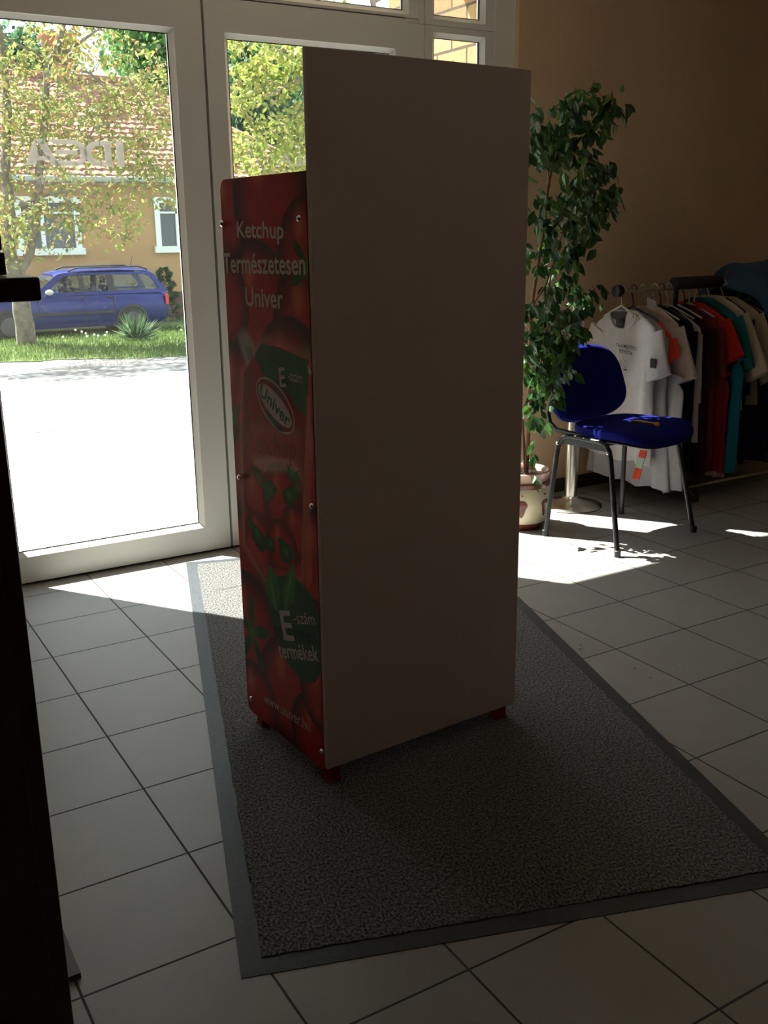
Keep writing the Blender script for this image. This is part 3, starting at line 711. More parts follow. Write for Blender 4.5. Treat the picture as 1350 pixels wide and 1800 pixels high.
# utility cutter on the seat
P0 = on_z(1100, 741, 0.556); P1 = on_z(1159, 749, 0.556)
ang = math.atan2(P1.y - P0.y, P1.x - P0.x); Lk = (P1 - P0).length
kn = thing('snap_off_cutter', 'yellow and black snap-off cutter lying on the blue chair seat', 'cutter', (P0.x, P0.y, 0.5545), ang)
b = MB(); b.tube([(0.03, 0, 0.006), (0.05, 0, 0.008), (Lk * 0.93, 0, 0.008)], [0.006, 0.008, 0.0085], 10); b.build('handle', M['yellow'], kn, smooth=True)
b = MB(); b.box((0.035, -0.0095, 0.001), (Lk * 0.85, -0.0055, 0.012)); b.build('grip_strip', M['black_plastic'], kn)
b = MB(); b.tube([(Lk * 0.90, 0, 0.008), (Lk * 0.98, 0, 0.008), (Lk, 0, 0.008)], [0.0105, 0.011, 0.006], 12); b.build('end_cap', M['yellow'], kn, smooth=True)
b = MB(); b.prism([(0.0, 0.004), (0.014, -0.004), (0.04, -0.004), (0.04, 0.004)], lambda p, q: (p, q, 0.005), lambda p, q: (p, q, 0.006)); b.build('blade', M['screw'], kn)

# ------------------------------------------------------------------ steel post with round foot
post = thing('queue_post', 'brushed steel post on a round base behind the blue chair', 'post', (3.54, 3.94, 0))
b = MB(); b.lathe([(0.165, 0.0005), (0.168, 0.006), (0.160, 0.013), (0.11, 0.026), (0.05, 0.040), (0.038, 0.055)], n=48); b.build('base', M['chrome'], post, smooth=True)
b = MB(); b.lathe([(0.034, 0.052), (0.034, 1.035)], n=32); b.build('pole', M['chrome'], post, smooth=True)
b = MB(); b.lathe([(0.038, 1.0), (0.038, 1.125), (0.034, 1.13)], n=32); b.build('top_sleeve', M['chrome'], post, smooth=True)

# ------------------------------------------------------------------ potted weeping fig
PC = Vector((3.085, 3.80, 0))
pot = thing('plant_pot', 'cream ceramic plant pot with brown drops and brown rim', 'plant pot', PC)
prof = [(0.105, 0.0), (0.112, 0.01), (0.125, 0.035), (0.142, 0.09), (0.150, 0.14), (0.148, 0.18), (0.135, 0.215)]
b = MB(); b.lathe([(0.105, 0.0008), (0.112, 0.01), (0.1265, 0.036)], n=40); b.build('foot_band', M['terracotta'], pot, smooth=True)
b = MB(); b.lathe([(0.124, 0.0335)] + prof[3:], n=40, cap=False); b.build('body', M['cream_glaze'], pot, smooth=True)
b = MB(); b.lathe([(0.134, 0.213), (0.139, 0.220), (0.139, 0.240), (0.132, 0.243)], n=40, cap=False); b.build('rim_band', M['terracotta'], pot, smooth=True)
b = MB(); b.lathe([(0.131, 0.240), (0.130, 0.262), (0.138, 0.282), (0.142, 0.290), (0.132, 0.294), (0.122, 0.278), (0.118, 0.235)], n=40, cap=False); b.build('rim', M['pink_glaze'], pot, smooth=True)
b = MB(); b.lathe([(0.1225, 0.236), (0.122, 0.246), (0.02, 0.250)], n=30); b.build('soil', M['soil'], pot)
def rad_at(z):
    for (r0, z0), (r1, z1) in zip(prof, prof[1:]):
        if z0 <= z <= z1: return r0 + (r1 - r0) * (z - z0) / (z1 - z0)
    return 0.14
for k in range(7):
    a0 = math.radians(-128 + k * 51.4); b = MB()
    def onp(p, q): 
        r = rad_at(q) + 0.0012; a = a0 + p / 0.148; return (r * math.cos(a), r * math.sin(a), q)
    cen = (0, 0.135); pts = []
    for i in range(28):
        t = 2 * math.pi * i / 28; w_ = 0.030 * math.sin(t); h_ = math.cos(t)
        pts.append((w_ * (1 - 0.0 * h_) * (0.55 + 0.45 * (h_ + 1) / 2 if h_ < 0 else 1), 0.135 + (0.030 if h_ > 0 else 0.062) * h_))
    for lv in range(4):
        pass
    vs = []; n = len(pts)
    for k_ in (0.02, 0.35, 0.7, 1.0): vs += [onp(cen[0] + (p - cen[0]) * k_, cen[1] + (q - cen[1]) * k_) for p, q in pts]
    fs = [(i * n + j, i * n + (j + 1) % n, (i + 1) * n + (j + 1) % n, (i + 1) * n + j) for i in range(3) for j in range(n)]
    b.add(vs, fs); b.build('painted_drop', M['terracotta'], pot, fix=False)
    c_ = onp(0.0, 0.188); b = MB(); b.ball(c_, 0.006, 8, 5); b.build('painted_dot', M['terracotta'], pot)
rr = random.Random(5)
for k in range(16):
    a = rr.uniform(0, 6.28); r = 0.108 * math.sqrt(rr.random()); b = MB()
    b.ball((0, 0, 0), 0.016, 9, 6, sq=(rr.uniform(.8, 1.4), rr.uniform(.7, 1.1), rr.uniform(.5, .8)))
    o = b.build('pebble', M['pebble'], smooth=True); o.location = PC + Vector((r * math.cos(a), r * math.sin(a), 0.260)); o.rotation_euler[2] = rr.uniform(0, 3)
    tag(o, 'pale rounded pebble lying on the soil in the cream plant pot', 'pebble', 'pale pebbles in the plant pot')
b = MB(); b.lathe([(0.018, 0.0), (0.020, 0.004), (0.020, 0.016), (0.015, 0.019)], n=20); o = b.build('bottle_cap', M['green_plastic'], smooth=True); o.location = PC + Vector((0.088, 0.072, 0.2935))
o.rotation_euler = (0, 0, 0); tag(o, 'green plastic cap sitting at the far rim of the cream plant pot', 'cap')

def leaf_mesh(name, pts, dirs, size, cols, material, parent, seed=1, asp=0.42, droop=0.0, fold=0.25, shape='leaf'):
    """many small folded leaves in one mesh; pts (n,3), dirs (n,3)"""
    rs = np.random.RandomState(seed); n = len(pts); P = np.array(pts); D = np.array(dirs); D /= np.linalg.norm(D, axis=1)[:, None] + 1e-9
    R = rs.normal(size=(n, 3)); W = np.cross(D, R); W /= np.linalg.norm(W, axis=1)[:, None] + 1e-9; Nn = np.cross(D, W)
    s_ = (size * rs.uniform(0.7, 1.25, n))[:, None]
    if shape == 'leaf':
        v = [P, P + D * s_ * 0.38 + W * s_ * asp * 0.5 + Nn * s_ * fold * 0.3, P + D * s_ * 0.72 + W * s_ * asp * 0.36 + Nn * s_ * fold * 0.2, P + D * s_, P + D * s_ * 0.72 - W * s_ * asp * 0.36 + Nn * s_ * fold * 0.2, P + D * s_ * 0.38 - W * s_ * asp * 0.5 + Nn * s_ * fold * 0.3]
        k = 6; fc = [(0, 1, 2, 3), (0, 3, 4, 5)]
    else:
        v = [P, P + D * s_ * 0.5 + W * s_ * asp * 0.5, P + D * s_, P + D * s_ * 0.5 - W * s_ * asp * 0.5]; k = 4; fc = [(0, 1, 2, 3)]
    V = np.stack(v, 1).reshape(-1, 3); base = (np.arange(n) * k)[:, None]
    F = np.concatenate([base + np.array(f)[None] for f in fc], 0)
    me = bpy.data.meshes.new(name); me.from_pydata(V.tolist(), [], F.tolist()); me.materials.append(material)
    C = np.array(cols)[rs.randint(0, len(cols), n)] * rs.uniform(0.75, 1.25, (n, 1)); C = np.repeat(np.clip(C, 0, 1), k, 0)
    at = me.color_attributes.new('leaf_colour', 'FLOAT_COLOR', 'POINT'); at.data.foreach_set('color', np.concatenate([C, np.ones((len(C), 1))], 1).astype(np.float32).ravel())
    o = bpy.data.objects.new(name, me); COL.objects.link(o); o.parent = parent
    return o

fig = thing('weeping_fig', 'tall weeping fig with small glossy green leaves growing from the cream pot', 'potted plant', PC + Vector((0, 0, 0.249)))
def local(pts, root): return [tuple(Vector(p) - root.location) for p in pts]
def uvy(u, v, y): p = on_y(u, v, y); return (p.x, p.y, p.z)
stems = [([(925, 843, 3.80), (929, 760, 3.79), (931, 640, 3.78), (934, 540, 3.78), (945, 470, 3.76), (956, 400, 3.76), (963, 330, 3.75), (972, 290, 3.75), (985, 250, 3.75), (1005, 215, 3.74), (1030, 180, 3.74), (1048, 165, 3.74)], 0.011, 0.003),
         ([(934, 540, 3.78), (960, 500, 3.72), (972, 465, 3.70), (985, 420, 3.70), (1010, 360, 3.68), (1040, 330, 3.66)], 0.005, 0.002),
         ([(966, 330, 3.75), (963, 300, 3.75), (955, 240, 3.74), (945, 200, 3.74)], 0.005, 0.002),
         ([(930, 640, 3.78), (945, 600, 3.70), (965, 570, 3.64), (985, 555, 3.62), (1010, 530, 3.62), (1030, 515, 3.62)], 0.005, 0.002),
         ([(972, 465, 3.70), (962, 520, 3.66), (955, 570, 3.62), (965, 615, 3.58)], 0.004, 0.0015),
         ([(931, 640, 3.78), (940, 670, 3.68), (950, 720, 3.64)], 0.004, 0.0015),
         ([(985, 250, 3.75), (1010, 270, 3.70), (1050, 290, 3.68), (1070, 300, 3.68)], 0.004, 0.0015),
         ([(925, 843, 3.80), (915, 700, 3.84), (905, 560, 3.86), (915, 420, 3.86), (925, 300, 3.84), (935, 220, 3.82)], 0.009, 0.003)]
for pl, r0, r1 in stems:
    b = MB(); P = local([uvy(*p) for p in pl], fig); P = [P[0]] + P[1:]
    b.tube(P, [r0 + (r1 - r0) * i / (len(P) - 1) for i in range(len(P))], 7); b.build('stem', M['ficus_bark'], fig, smooth=True)
# leafy sprays: (u, v, radius px, leaves)
spr = [(1060, 175, 22, 34), (1078, 190, 12, 12), (1048, 150, 8, 4), (1020, 175, 22, 30), (1000, 185, 18, 24), (1068, 200, 16, 22), (1040, 225, 20, 26), (1005, 215, 20, 26), (975, 230, 22, 30), (950, 235, 16, 24), (945, 195, 8, 6), (985, 255, 24, 40), (1015, 265, 20, 30),
       (955, 270, 20, 32), (1040, 285, 16, 16), (1060, 300, 16, 18), (1025, 310, 22, 36), (1045, 335, 24, 40), (1075, 345, 14, 14), (1010, 340, 22, 26), (1060, 365, 16, 20), (1040, 380, 22, 32), (985, 360, 20, 24), (955, 345, 12, 10), (1000, 385, 20, 26), (965, 390, 18, 14), (945, 385, 12, 10),
       (1030, 405, 18, 22), (975, 420, 20, 26), (1010, 440, 20, 26), (990, 455, 18, 20), (960, 440, 14, 14), (1020, 425, 12, 10), (945, 465, 12, 12), (985, 480, 14, 12), (995, 500, 14, 16), (975, 515, 18, 22), (1010, 515, 16, 20), (1030, 525, 14, 16), (1045, 510, 10, 8), (945, 540, 14, 20), (965, 555, 20, 28), (990, 550, 16, 20), (1015, 550, 12, 12),
       (950, 585, 20, 34), (975, 590, 18, 26), (995, 605, 16, 18), (940, 615, 16, 26), (960, 625, 20, 34), (985, 635, 16, 18), (1000, 592, 16, 24), (978, 650, 14, 22), (970, 685, 12, 14), (1012, 575, 12, 12), (990, 620, 14, 16), (940, 655, 16, 28), (960, 670, 18, 28), (950, 700, 16, 22), (935, 690, 12, 16), (940, 735, 12, 14), (950, 745, 10, 8), (933, 800, 4, 3), (938, 775, 4, 2), (936, 838, 5, 4),
       (915, 260, 26, 40), (905, 350, 26, 40), (900, 450, 26, 40), (905, 540, 24, 36), (910, 640, 24, 30), (905, 200, 22, 24)]
pts, dirs = [], []; rr = random.Random(11)
twigs = MB()
for u, v, rp, n in spr:
    yy = 3.74 - 0.12 * max(0, (v - 450) / 250) + rr.uniform(-0.05, 0.05) - (0.16 if 560 < v < 700 and u > 948 else 0); c = Vector(uvy(u, v, yy)); R_ = rp * 4.9 / F_PX
    tip = c + Vector((rr.uniform(-.5, .5), rr.uniform(-.4, .4), -0.6)) * R_
    st = c + Vector((-0.5, 0.2, 0.9)) * R_
    twigs = MB(); twigs.tube(local([st, c, tip], fig), [0.0016, 0.0013, 0.0008], 4); twigs.build('twig', M['ficus_bark'], fig)
    for i in range(n):
        p = c + Vector((rr.gauss(0, .55), rr.gauss(0, .9), rr.gauss(0, .55))) * R_
        if p.y > 4.12: p.y = 4.12
        pts.append(tuple(p - fig.location)); dirs.append((rr.gauss(0.1, .45), rr.gauss(-0.1, .45), rr.uniform(-1.0, -0.35)))
leaf_mesh('foliage', pts, dirs, 0.064, [(0.024, 0.070, 0.018), (0.036, 0.10, 0.025), (0.05, 0.135, 0.03), (0.028, 0.085, 0.025), (0.09, 0.18, 0.03)], M['ficus_leaf'], fig, 2, asp=0.54)

# ------------------------------------------------------------------ clothes rack and garments
BX0, BX1, BY, BZ = 3.725, 5.25, 3.85, 1.135
rack = thing('clothes_rack', 'low garment rail with black end knob crowded with hanging workwear', 'clothes rack', (BX0, BY, 0))
b = MB(); b.tube([(0.02, 0, BZ), (BX1 - BX0, 0, BZ)], 0.0125, 14); b.build('rail', M['chrome'], rack, smooth=True)
b = MB(); b.tube([(-0.022, 0, BZ), (-0.018, 0, BZ), (0.012, 0, BZ), (0.03, 0, BZ)], [0.022, 0.030, 0.031, 0.018], 18); b.build('end_knob', M['black_plastic'], rack, smooth=True)
for x_ in (0.42, 1.35):
    b = MB(); b.tube([(x_, 0, 0.07), (x_, 0, BZ - 0.013)], 0.014, 12); b.build('upright', M['black_metal'], rack, smooth=True)
    b = MB(); b.tube([(x_, -0.23, 0.035), (x_, -0.2, 0.062), (x_, 0.2, 0.062), (x_, 0.23, 0.035)], 0.013, 10); b.build('foot', M['black_metal'], rack, smooth=True)
    for yy in (-0.235, 0.235):
        b = MB(); b.lathe([(0.004, -0.008), (0.02, -0.008), (0.02, 0.008), (0.004, 0.008)], n=16); o = b.build('caster', M['black_plastic'], rack); o.location = (x_, yy, 0.021); o.rotation_euler = (math.radians(90), 0, math.radians(90))
b = MB(); b.tube([(0.20, -0.21, 0.085), (1.40, -0.21, 0.085)], 0.009, 8); b.build('base_rail', M['chrome'], rack, smooth=True)
b = MB(); b.tube([(0.40, 0.0, BZ + 0.022), (0.75, 0.0, BZ + 0.022)], 0.034, 12); o = b.build('rail_sleeve', M['black_plastic'], rack, smooth=True)

def cloth(name, col, n=0.05): return mat(name, col, 0.95, noise=n, nscale=30, bump=0.15, bscale=350, spec=0.1)
def garment(name, label, cat, x, col, zs=1.04, sh=0.22, hem=0.27, length=0.72, sleeve=0.24, tilt=0.55, th=0.035, seed=0, yc=BY, slx=None, neck=0.075, sub='sleeve', group='clothes on the rack', hw=0.085, gap=0.07):
    """an upper garment hanging square to the rail: lofted trunk with folds, hanging sleeves"""
    r = random.Random(seed + 31); t = thing(name, label, cat, (x, yc, 0), math.radians(r.uniform(-3, 3)), group)
    m = col if not isinstance(col, tuple) else cloth(name + '_cloth', col)
    ph = [r.uniform(0, 6.28) for _ in range(6)]; N = 56; rings = []
    lev = [(-0.0, neck + 0.004), (-0.018, neck + 0.04), (-0.045, sh * 0.75), (-0.075, sh * 0.97), (-0.11, sh * 1.03), (-0.17, sh * 1.0), (-0.26, sh * 0.98)] + [(-0.26 - (length - 0.26) * k / 8, sh * 0.98 + (hem - sh * 0.98) * (k / 8) ** 0.8) for k in range(1, 9)]
    for dz, w in lev:
        k = min(1, -dz / length); ring = []
        amp = 0.004 + 0.016 * k
        for i in range(N):
            a = 2 * math.pi * i / N; c_, s_ = math.cos(a), math.sin(a)
            yy = w * math.copysign(abs(c_) ** 0.8, c_); side = 1 if s_ >= 0 else -1
            thk = (th * (0.45 + 0.65 * min(1, -dz / 0.25))) * abs(s_) ** 0.7 * (1 - 0.25 * abs(c_))
            fold = amp * (math.sin(yy * 42 + ph[0] + side) + 0.6 * math.sin(yy * 71 + ph[1] + dz * 4)) * abs(s_)
            ring.append((side * thk + fold, yy, zs + dz + 0.006 * k * math.sin(yy * 30 + ph[2])))
        rings.append(ring)
    b = MB(); b.loft(rings); b.build('torso', m, t, smooth=True)
    if sleeve:
        for sg in (-1, 1):
            sl = sleeve; b = MB(); rings = []; tl = tilt * 0.5 + r.uniform(-0.04, 0.04)
            dy = math.sin(tl); dzz = -math.cos(tl); ns = 9
            st = Vector((0, sg * (sh * 0.80), zs - 0.115))
            for i in range(ns):
                q = i / (ns - 1); c = st + Vector((0.004 * math.sin(q * 3 + ph[3]), sg * dy * sl * q * (1 - 0.25 * q * (sl > 0.35)), dzz * sl * q)); w = hw * (1.0 - 0.12 * q) if sl < 0.35 else hw * (1 - 0.35 * q)
                ring = []
                ax = Vector((0, sg * math.cos(tl), math.sin(tl)))
                for k in range(24):
                    a = 2 * math.pi * k / 24; s_ = math.sin(a)
                    ring.append(c + ax * (w * math.cos(a)) + Vector((0.020 * s_ * (1 + 0.5 * q) + 0.005 * math.sin(a * 5 + ph[4]) * q, 0, 0)))
                rings.append(ring)
            b.loft(rings); b.build(sub, m, t, smooth=True)
    return t
def hanger(x, label, col, yc=BY, drop=0.085, w=0.19):
    t = thing('clothes_hanger', label, 'hanger', (x, yc, 0), math.radians(rnd.uniform(-4, 4)), 'hangers on the clothes rail')
    m = mat('hanger_plastic', col, 0.4)
    b = MB(); R_ = 0.021
    pts = [(0, -R_ * math.cos(a) if True else 0, BZ + 0.006 - R_ * 0.0 + R_ * math.sin(a)) for a in [math.radians(d) for d in range(-20, 181, 20)]]
    pts = pts + [(0, R_ * 0.95, BZ - 0.01), (0, R_ * 0.3, BZ - 0.035), (0, 0, BZ - 0.05), (0, 0, BZ - drop)]
    b.tube(pts, 0.0035, 8); b.build('hook', m, t, smooth=True)
    b = MB(); z0 = BZ - drop
    b.tube([(0, 0, z0), (0, -w * 0.5, z0 - 0.028), (0, -w, z0 - 0.062)], [0.006, 0.005, 0.005], 8); b.tube([(0, 0, z0), (0, w * 0.5, z0 - 0.028), (0, w, z0 - 0.062)], [0.006, 0.005, 0.005], 8)
    b.build('shoulder_arms', m, t, smooth=True)
    return t
white = cloth('white_cotton', (0.66, 0.62, 0.64)); grey_white = cloth('pale_grey_cotton', (0.50, 0.49, 0.52)); pinkish = cloth('pinkish_white_cotton', (0.58, 0.48, 0.44))
# 1: white T-shirt with print and open neck
ts = garment('t_shirt', 'white T-shirt with small dark chest print, first on the rack', 'T-shirt', 3.79, white, zs=1.035, sh=0.225, hem=0.245, length=0.78, sleeve=0.225, tilt=0.78, th=0.035, seed=1, yc=3.85, hw=0.095)
def neckline(t, m, zs=1.035, x=-0.030):
    b = MB(); ring = []; n = 22
    for i in range(n + 1):
        a = math.pi * i / n
        ring.append((x - 0.004 + 0.010 * abs(math.cos(a)), 0.098 * math.cos(a), zs - 0.012 - 0.085 * math.sin(a)))
    b.tube(ring, 0.0075, 8); b.build('collar', m, t, smooth=True)
    b = MB(); vs = [(x + 0.004 + 0.010 * abs(p[1] / 0.098), p[1] * 0.97, p[2]) for p in ring]; vs.append((x + 0.010, 0, zs - 0.004)); b.add(vs, [(i, i + 1, len(vs) - 1) for i in range(n)])
    b.build('neck_shade_patch', cloth('painted_neck_shade', (0.10, 0.085, 0.085)), t, fix=False)  # inside of the white neck, its shade put into a darker colour
    b = MB(); b.box((x - 0.003, -0.020, zs - 0.064), (x + 0.001, 0.018, zs - 0.046)); b.build('neck_label', M['lettering_black'], t)
neckline(ts, white)
def shirt_text(t, body, x, y_left, z, w, h, bold=0.0, slope=-0.05):
    return text_mesh('chest_print', body, (x, y_left, z), (0, -1, slope), (0, -slope, 1) if False else (0, slope, 1), w, h, M['lettering_black'], t, bold=bold, thick=0.001)
shirt_text(ts, "Team MEISTER'S", -0.0445, 0.015, 0.850, 0.155, 0.019, bold=0.01)
shirt_text(ts, 'TOYOTA', -0.0445, -0.005, 0.820, 0.108, 0.019, bold=0.02)
b = MB()
for k in range(20):
    a0, a1 = 2 * math.pi * k / 20, 2 * math.pi * (k + 1) / 20
    for r0, r1 in ((0.024, 0.022),):
        b.add([(-0.0455, -0.045 + r0 * math.cos(a0), 0.765 + r0 * math.sin(a0)), (-0.0455, -0.045 + r0 * math.cos(a1), 0.765 + r0 * math.sin(a1)), (-0.0455, -0.045 + r1 * math.cos(a1), 0.765 + r1 * math.sin(a1)), (-0.0455, -0.045 + r1 * math.cos(a0), 0.765 + r1 * math.sin(a0))], [(0, 1, 2, 3)])
b.add([(-0.0455, -0.045, 0.78), (-0.0455, -0.055, 0.752), (-0.0455, -0.051, 0.752)], [(0, 1, 2)]); b.add([(-0.0455, -0.045, 0.78), (-0.0455, -0.039, 0.752), (-0.0455, -0.035, 0.752)], [(0, 1, 2)])
b.box((-0.0460, -0.078, 0.732), (-0.0452, -0.016, 0.739)); b.build('chest_emblem', M['lettering_black'], ts, fix=False)
b = MB(); b.box((-0.0375, -0.275, 0.765), (-0.0300, -0.233, 0.812)); b.build('sleeve_badge', M['lettering_black'], ts, bevel=0.004)
hanger(3.755, 'cream plastic hanger at the open end holding the white T-shirt', (0.62, 0.55, 0.42), drop=0.075, w=0.13)
# 2: long pale work coat with hi-vis bands
coat = garment('work_coat', 'long pale grey work coat with orange and reflective bands behind the white T-shirt', 'work coat', 3.855, grey_white, zs=1.02, sh=0.21, hem=0.31, length=0.90, sleeve=0.62, tilt=0.16, seed=2, hw=0.075)
def band(t, u0, v0, u1, v1, y, w):   # a hi-vis strip hanging on the coat: orange, pale, orange
    a = on_y(u0, v0, y) - t.location; c = on_y(u1, v1, y) - t.location
    for q0, q1, m, nm in ((0, 0.25, M['orange'], 'orange_band'), (0.25, 0.62, M['reflective'], 'reflective_band'), (0.62, 1, M['orange'], 'orange_band')):
        p0 = a.lerp(c, q0); p1 = a.lerp(c, q1); b = MB(); b.add([p0 + Vector((0, w / 2, 0)), p0 - Vector((0, w / 2, 0)), p1 - Vector((0, w / 2, 0)), p1 + Vector((0, w / 2, 0)), p0 + Vector((0.006, w / 2, 0)), p0 + Vector((0.006, -w / 2, 0)), p1 + Vector((0.006, -w / 2, 0)), p1 + Vector((0.006, w / 2, 0))], [(0, 1, 2, 3), (7, 6, 5, 4), (0, 4, 5, 1), (1, 5, 6, 2), (2, 6, 7, 3), (3, 7, 4, 0)]); b.build(nm, m, t)
band(coat, 1130, 792, 1116, 842, 3.60, 0.045); band(coat, 1009, 762, 1008, 812, 4.14, 0.045)
text_mesh('hem_print', 'A', (-0.075, -0.075, 0.300), (0, -1, 0), (0, 0, 1), 0.016, 0.020, M['lettering_black'], coat, bold=0.03, thick=0.001)
text_mesh('hem_print', 'C', (-0.075, -0.075, 0.272), (0, -1, 0), (0, 0, 1), 0.016, 0.020, M['lettering_black'], coat, bold=0.03, thick=0.001)
hanger(3.835, 'dark blue plastic hanger behind the cream one', (0.02, 0.03, 0.06))
garment('work_trousers', 'creased pale grey work trousers hanging below the pinkish polo shirt', 'trousers', 3.90, grey_white, zs=0.72, sh=0.13, hem=0.17, length=0.60, sleeve=0, seed=3, yc=3.66, neck=0.10, th=0.03)
garment('safety_vest', 'orange hi-vis vest peeking between the white T-shirt and the polo shirt', 'vest', 3.90, M['orange'], zs=0.99, sh=0.20, hem=0.22, length=0.50, sleeve=0.10, tilt=0.9, seed=4, yc=3.83, hw=0.07, th=0.02)
polo = garment('polo_shirt', 'pinkish white short-sleeved polo shirt with raised collar', 'polo shirt', 3.945, pinkish, zs=1.045, sh=0.225, hem=0.24, length=0.70, sleeve=0.27, tilt=0.80, seed=5, hw=0.09)
b = MB(); b.add([(-0.02, -0.015, 1.035), (-0.028, -0.085, 1.005), (-0.02, -0.070, 1.075), (-0.012, 0.0, 1.095), (-0.012, -0.015, 1.035), (-0.020, -0.085, 1.005), (-0.012, -0.070, 1.075), (-0.004, 0.0, 1.095)], [(0, 1, 2, 3), (7, 6, 5, 4), (0, 4, 5, 1), (1, 5, 6, 2), (2, 6, 7, 3), (3, 7, 4, 0)])
b.build('collar', white, polo)
hanger(3.90, 'beige plastic hanger holding the pinkish polo shirt', (0.42, 0.34, 0.22))
G = [
 ('trousers', 'tan brown work trousers hanging behind the pale trousers', 'trousers', 4.00, (0.26, 0.20, 0.13), dict(zs=0.98, sh=0.20, hem=0.20, length=0.78, sleeve=0)),
 ('sweatshirt', 'near-black sweatshirt hanging behind the tan trousers', 'sweatshirt', 4.045, (0.012, 0.012, 0.014), dict(length=0.85, sleeve=0.5, tilt=0.15, sh=0.22)),
 ('shirt', 'greyish white shirt with long narrow sleeve before the dark jackets', 'shirt', 4.10, (0.50, 0.45, 0.42), dict(zs=1.02, sleeve=0.36, tilt=0.22, sh=0.235, length=0.68, hw=0.07)),
 ('jacket', 'very dark plum jacket hanging after the greyish shirt', 'jacket', 4.165, (0.035, 0.008, 0.018), dict(length=0.88, sleeve=0.30, tilt=0.45, sh=0.225, zs=1.03)),
 ('t_shirt', 'dark maroon T-shirt with rust sleeve below the red piping', 'T-shirt', 4.225, (0.13, 0.022, 0.014), dict(length=0.80, sleeve=0.26, tilt=0.5, sh=0.235, zs=1.04)),
 ('t_shirt', 'bright red T-shirt squeezed between maroon and olive shirts', 'T-shirt', 4.262, (0.42, 0.022, 0.012), dict(length=0.84, sleeve=0.21, tilt=1.15, sh=0.240, zs=1.055, hem=0.22)),
 ('shirt', 'dark olive brown shirt between the red and teal ones', 'shirt', 4.30, (0.055, 0.040, 0.020), dict(length=0.66, sleeve=0.22, tilt=0.5, sh=0.235, zs=1.06)),
 ('t_shirt', 'dark teal T-shirt beside the cream shirt', 'T-shirt', 4.345, (0.010, 0.12, 0.13), dict(length=0.72, sleeve=0.28, tilt=0.85, sh=0.24, zs=1.075, hw=0.10)),
 ('trousers', 'long petrol blue trousers hanging under the teal T-shirt', 'trousers', 4.315, (0.010, 0.13, 0.19), dict(zs=0.80, sh=0.12, hem=0.12, length=0.64, sleeve=0, yc=3.62, neck=0.09, th=0.03)),
 ('shirt', 'cream shirt with wide short sleeve after the teal T-shirt', 'shirt', 4.415, (0.50, 0.42, 0.30), dict(length=0.60, sleeve=0.34, tilt=1.12, sh=0.235, zs=1.085)),
 ('jacket', 'black jacket hanging between the two cream shirts', 'jacket', 4.465, (0.012, 0.010, 0.012), dict(length=0.82, sleeve=0.40, tilt=0.3, sh=0.23, zs=1.07)),
 ('shirt', 'beige shirt with pointed sleeve, last pale one before the navy jacket', 'shirt', 4.525, (0.42, 0.34, 0.24), dict(length=0.58, sleeve=0.37, tilt=1.12, sh=0.235, zs=1.075)),
 ('trousers', 'dark red trousers hanging low behind the petrol blue pair', 'trousers', 4.25, (0.20, 0.012, 0.018), dict(zs=0.72, sh=0.12, hem=0.13, length=0.56, sleeve=0, yc=3.66, neck=0.09, th=0.025)),
 ('towel', 'pale pink cloth hanging low beneath the petrol blue trousers', 'towel', 4.38, (0.52, 0.38, 0.32), dict(zs=0.60, sh=0.07, hem=0.07, length=0.50, sleeve=0, yc=3.70, neck=0.05, th=0.02)),
 ('jacket', 'navy blue jacket beyond the beige shirt', 'jacket', 4.66, (0.008, 0.012, 0.045), dict(length=0.85, sleeve=0.45, tilt=0.16, sh=0.23, zs=1.02)),
 ('shirt', 'black shirt with pale piping beyond the navy jacket', 'shirt', 4.74, (0.012, 0.012, 0.012), dict(length=0.80, sleeve=0.45, tilt=0.16, sh=0.22, zs=1.01)),
 ('coat', 'olive brown coat at the far end of the rack', 'coat', 4.83, (0.075, 0.055, 0.030), dict(length=0.88, sleeve=0.5, tilt=0.18, sh=0.24, zs=1.02)),
 ('trousers', 'dull brown trousers hanging low at the far end', 'trousers', 4.93, (0.16, 0.105, 0.075), dict(zs=0.75, sh=0.18, hem=0.22, length=0.55, sleeve=0, yc=3.72, neck=0.12)),
]
for i, (nm, lb, ct, x, col, kw) in enumerate(G):
    o = garment(nm, lb, ct, x, col, seed=10 + i, **kw)
    if kw.get('zs', 1.04) > 0.9:
        c_ = [(0.55, 0.52, 0.48), (0.03, 0.03, 0.035), (0.45, 0.42, 0.38)][i % 3]
        hanger(x - 0.012, '%s hook of the hanger carrying the %s' % (['white', 'black', 'grey'][i % 3], lb.split(' hanging')[0].split(' beyond')[0].split(' between')[0].split(' beside')[0].split(' squeezed')[0].split(' after')[0].split(' with')[0].split(' at ')[0].split(',')[0]), c_)
# loose red hook ring standing up from the rail
b = MB(); b.tube([(0.0, 0.024 * math.cos(a), 0.034 + 0.024 * math.sin(a)) for a in [math.radians(d) for d in range(-80, 250, 20)]], 0.003, 6); b.tube([(0, 0, 0.010), (0, 0, -0.0)], 0.003, 6)
o = b.build('hanger_hook', mat('dark_red_plastic', (0.16, 0.02, 0.015), 0.4), smooth=True); o.location = (4.545, BY, BZ + 0.013); o.rotation_euler[2] = 1.1; tag(o, 'dark red looped hook standing up from the rail', 'hook')
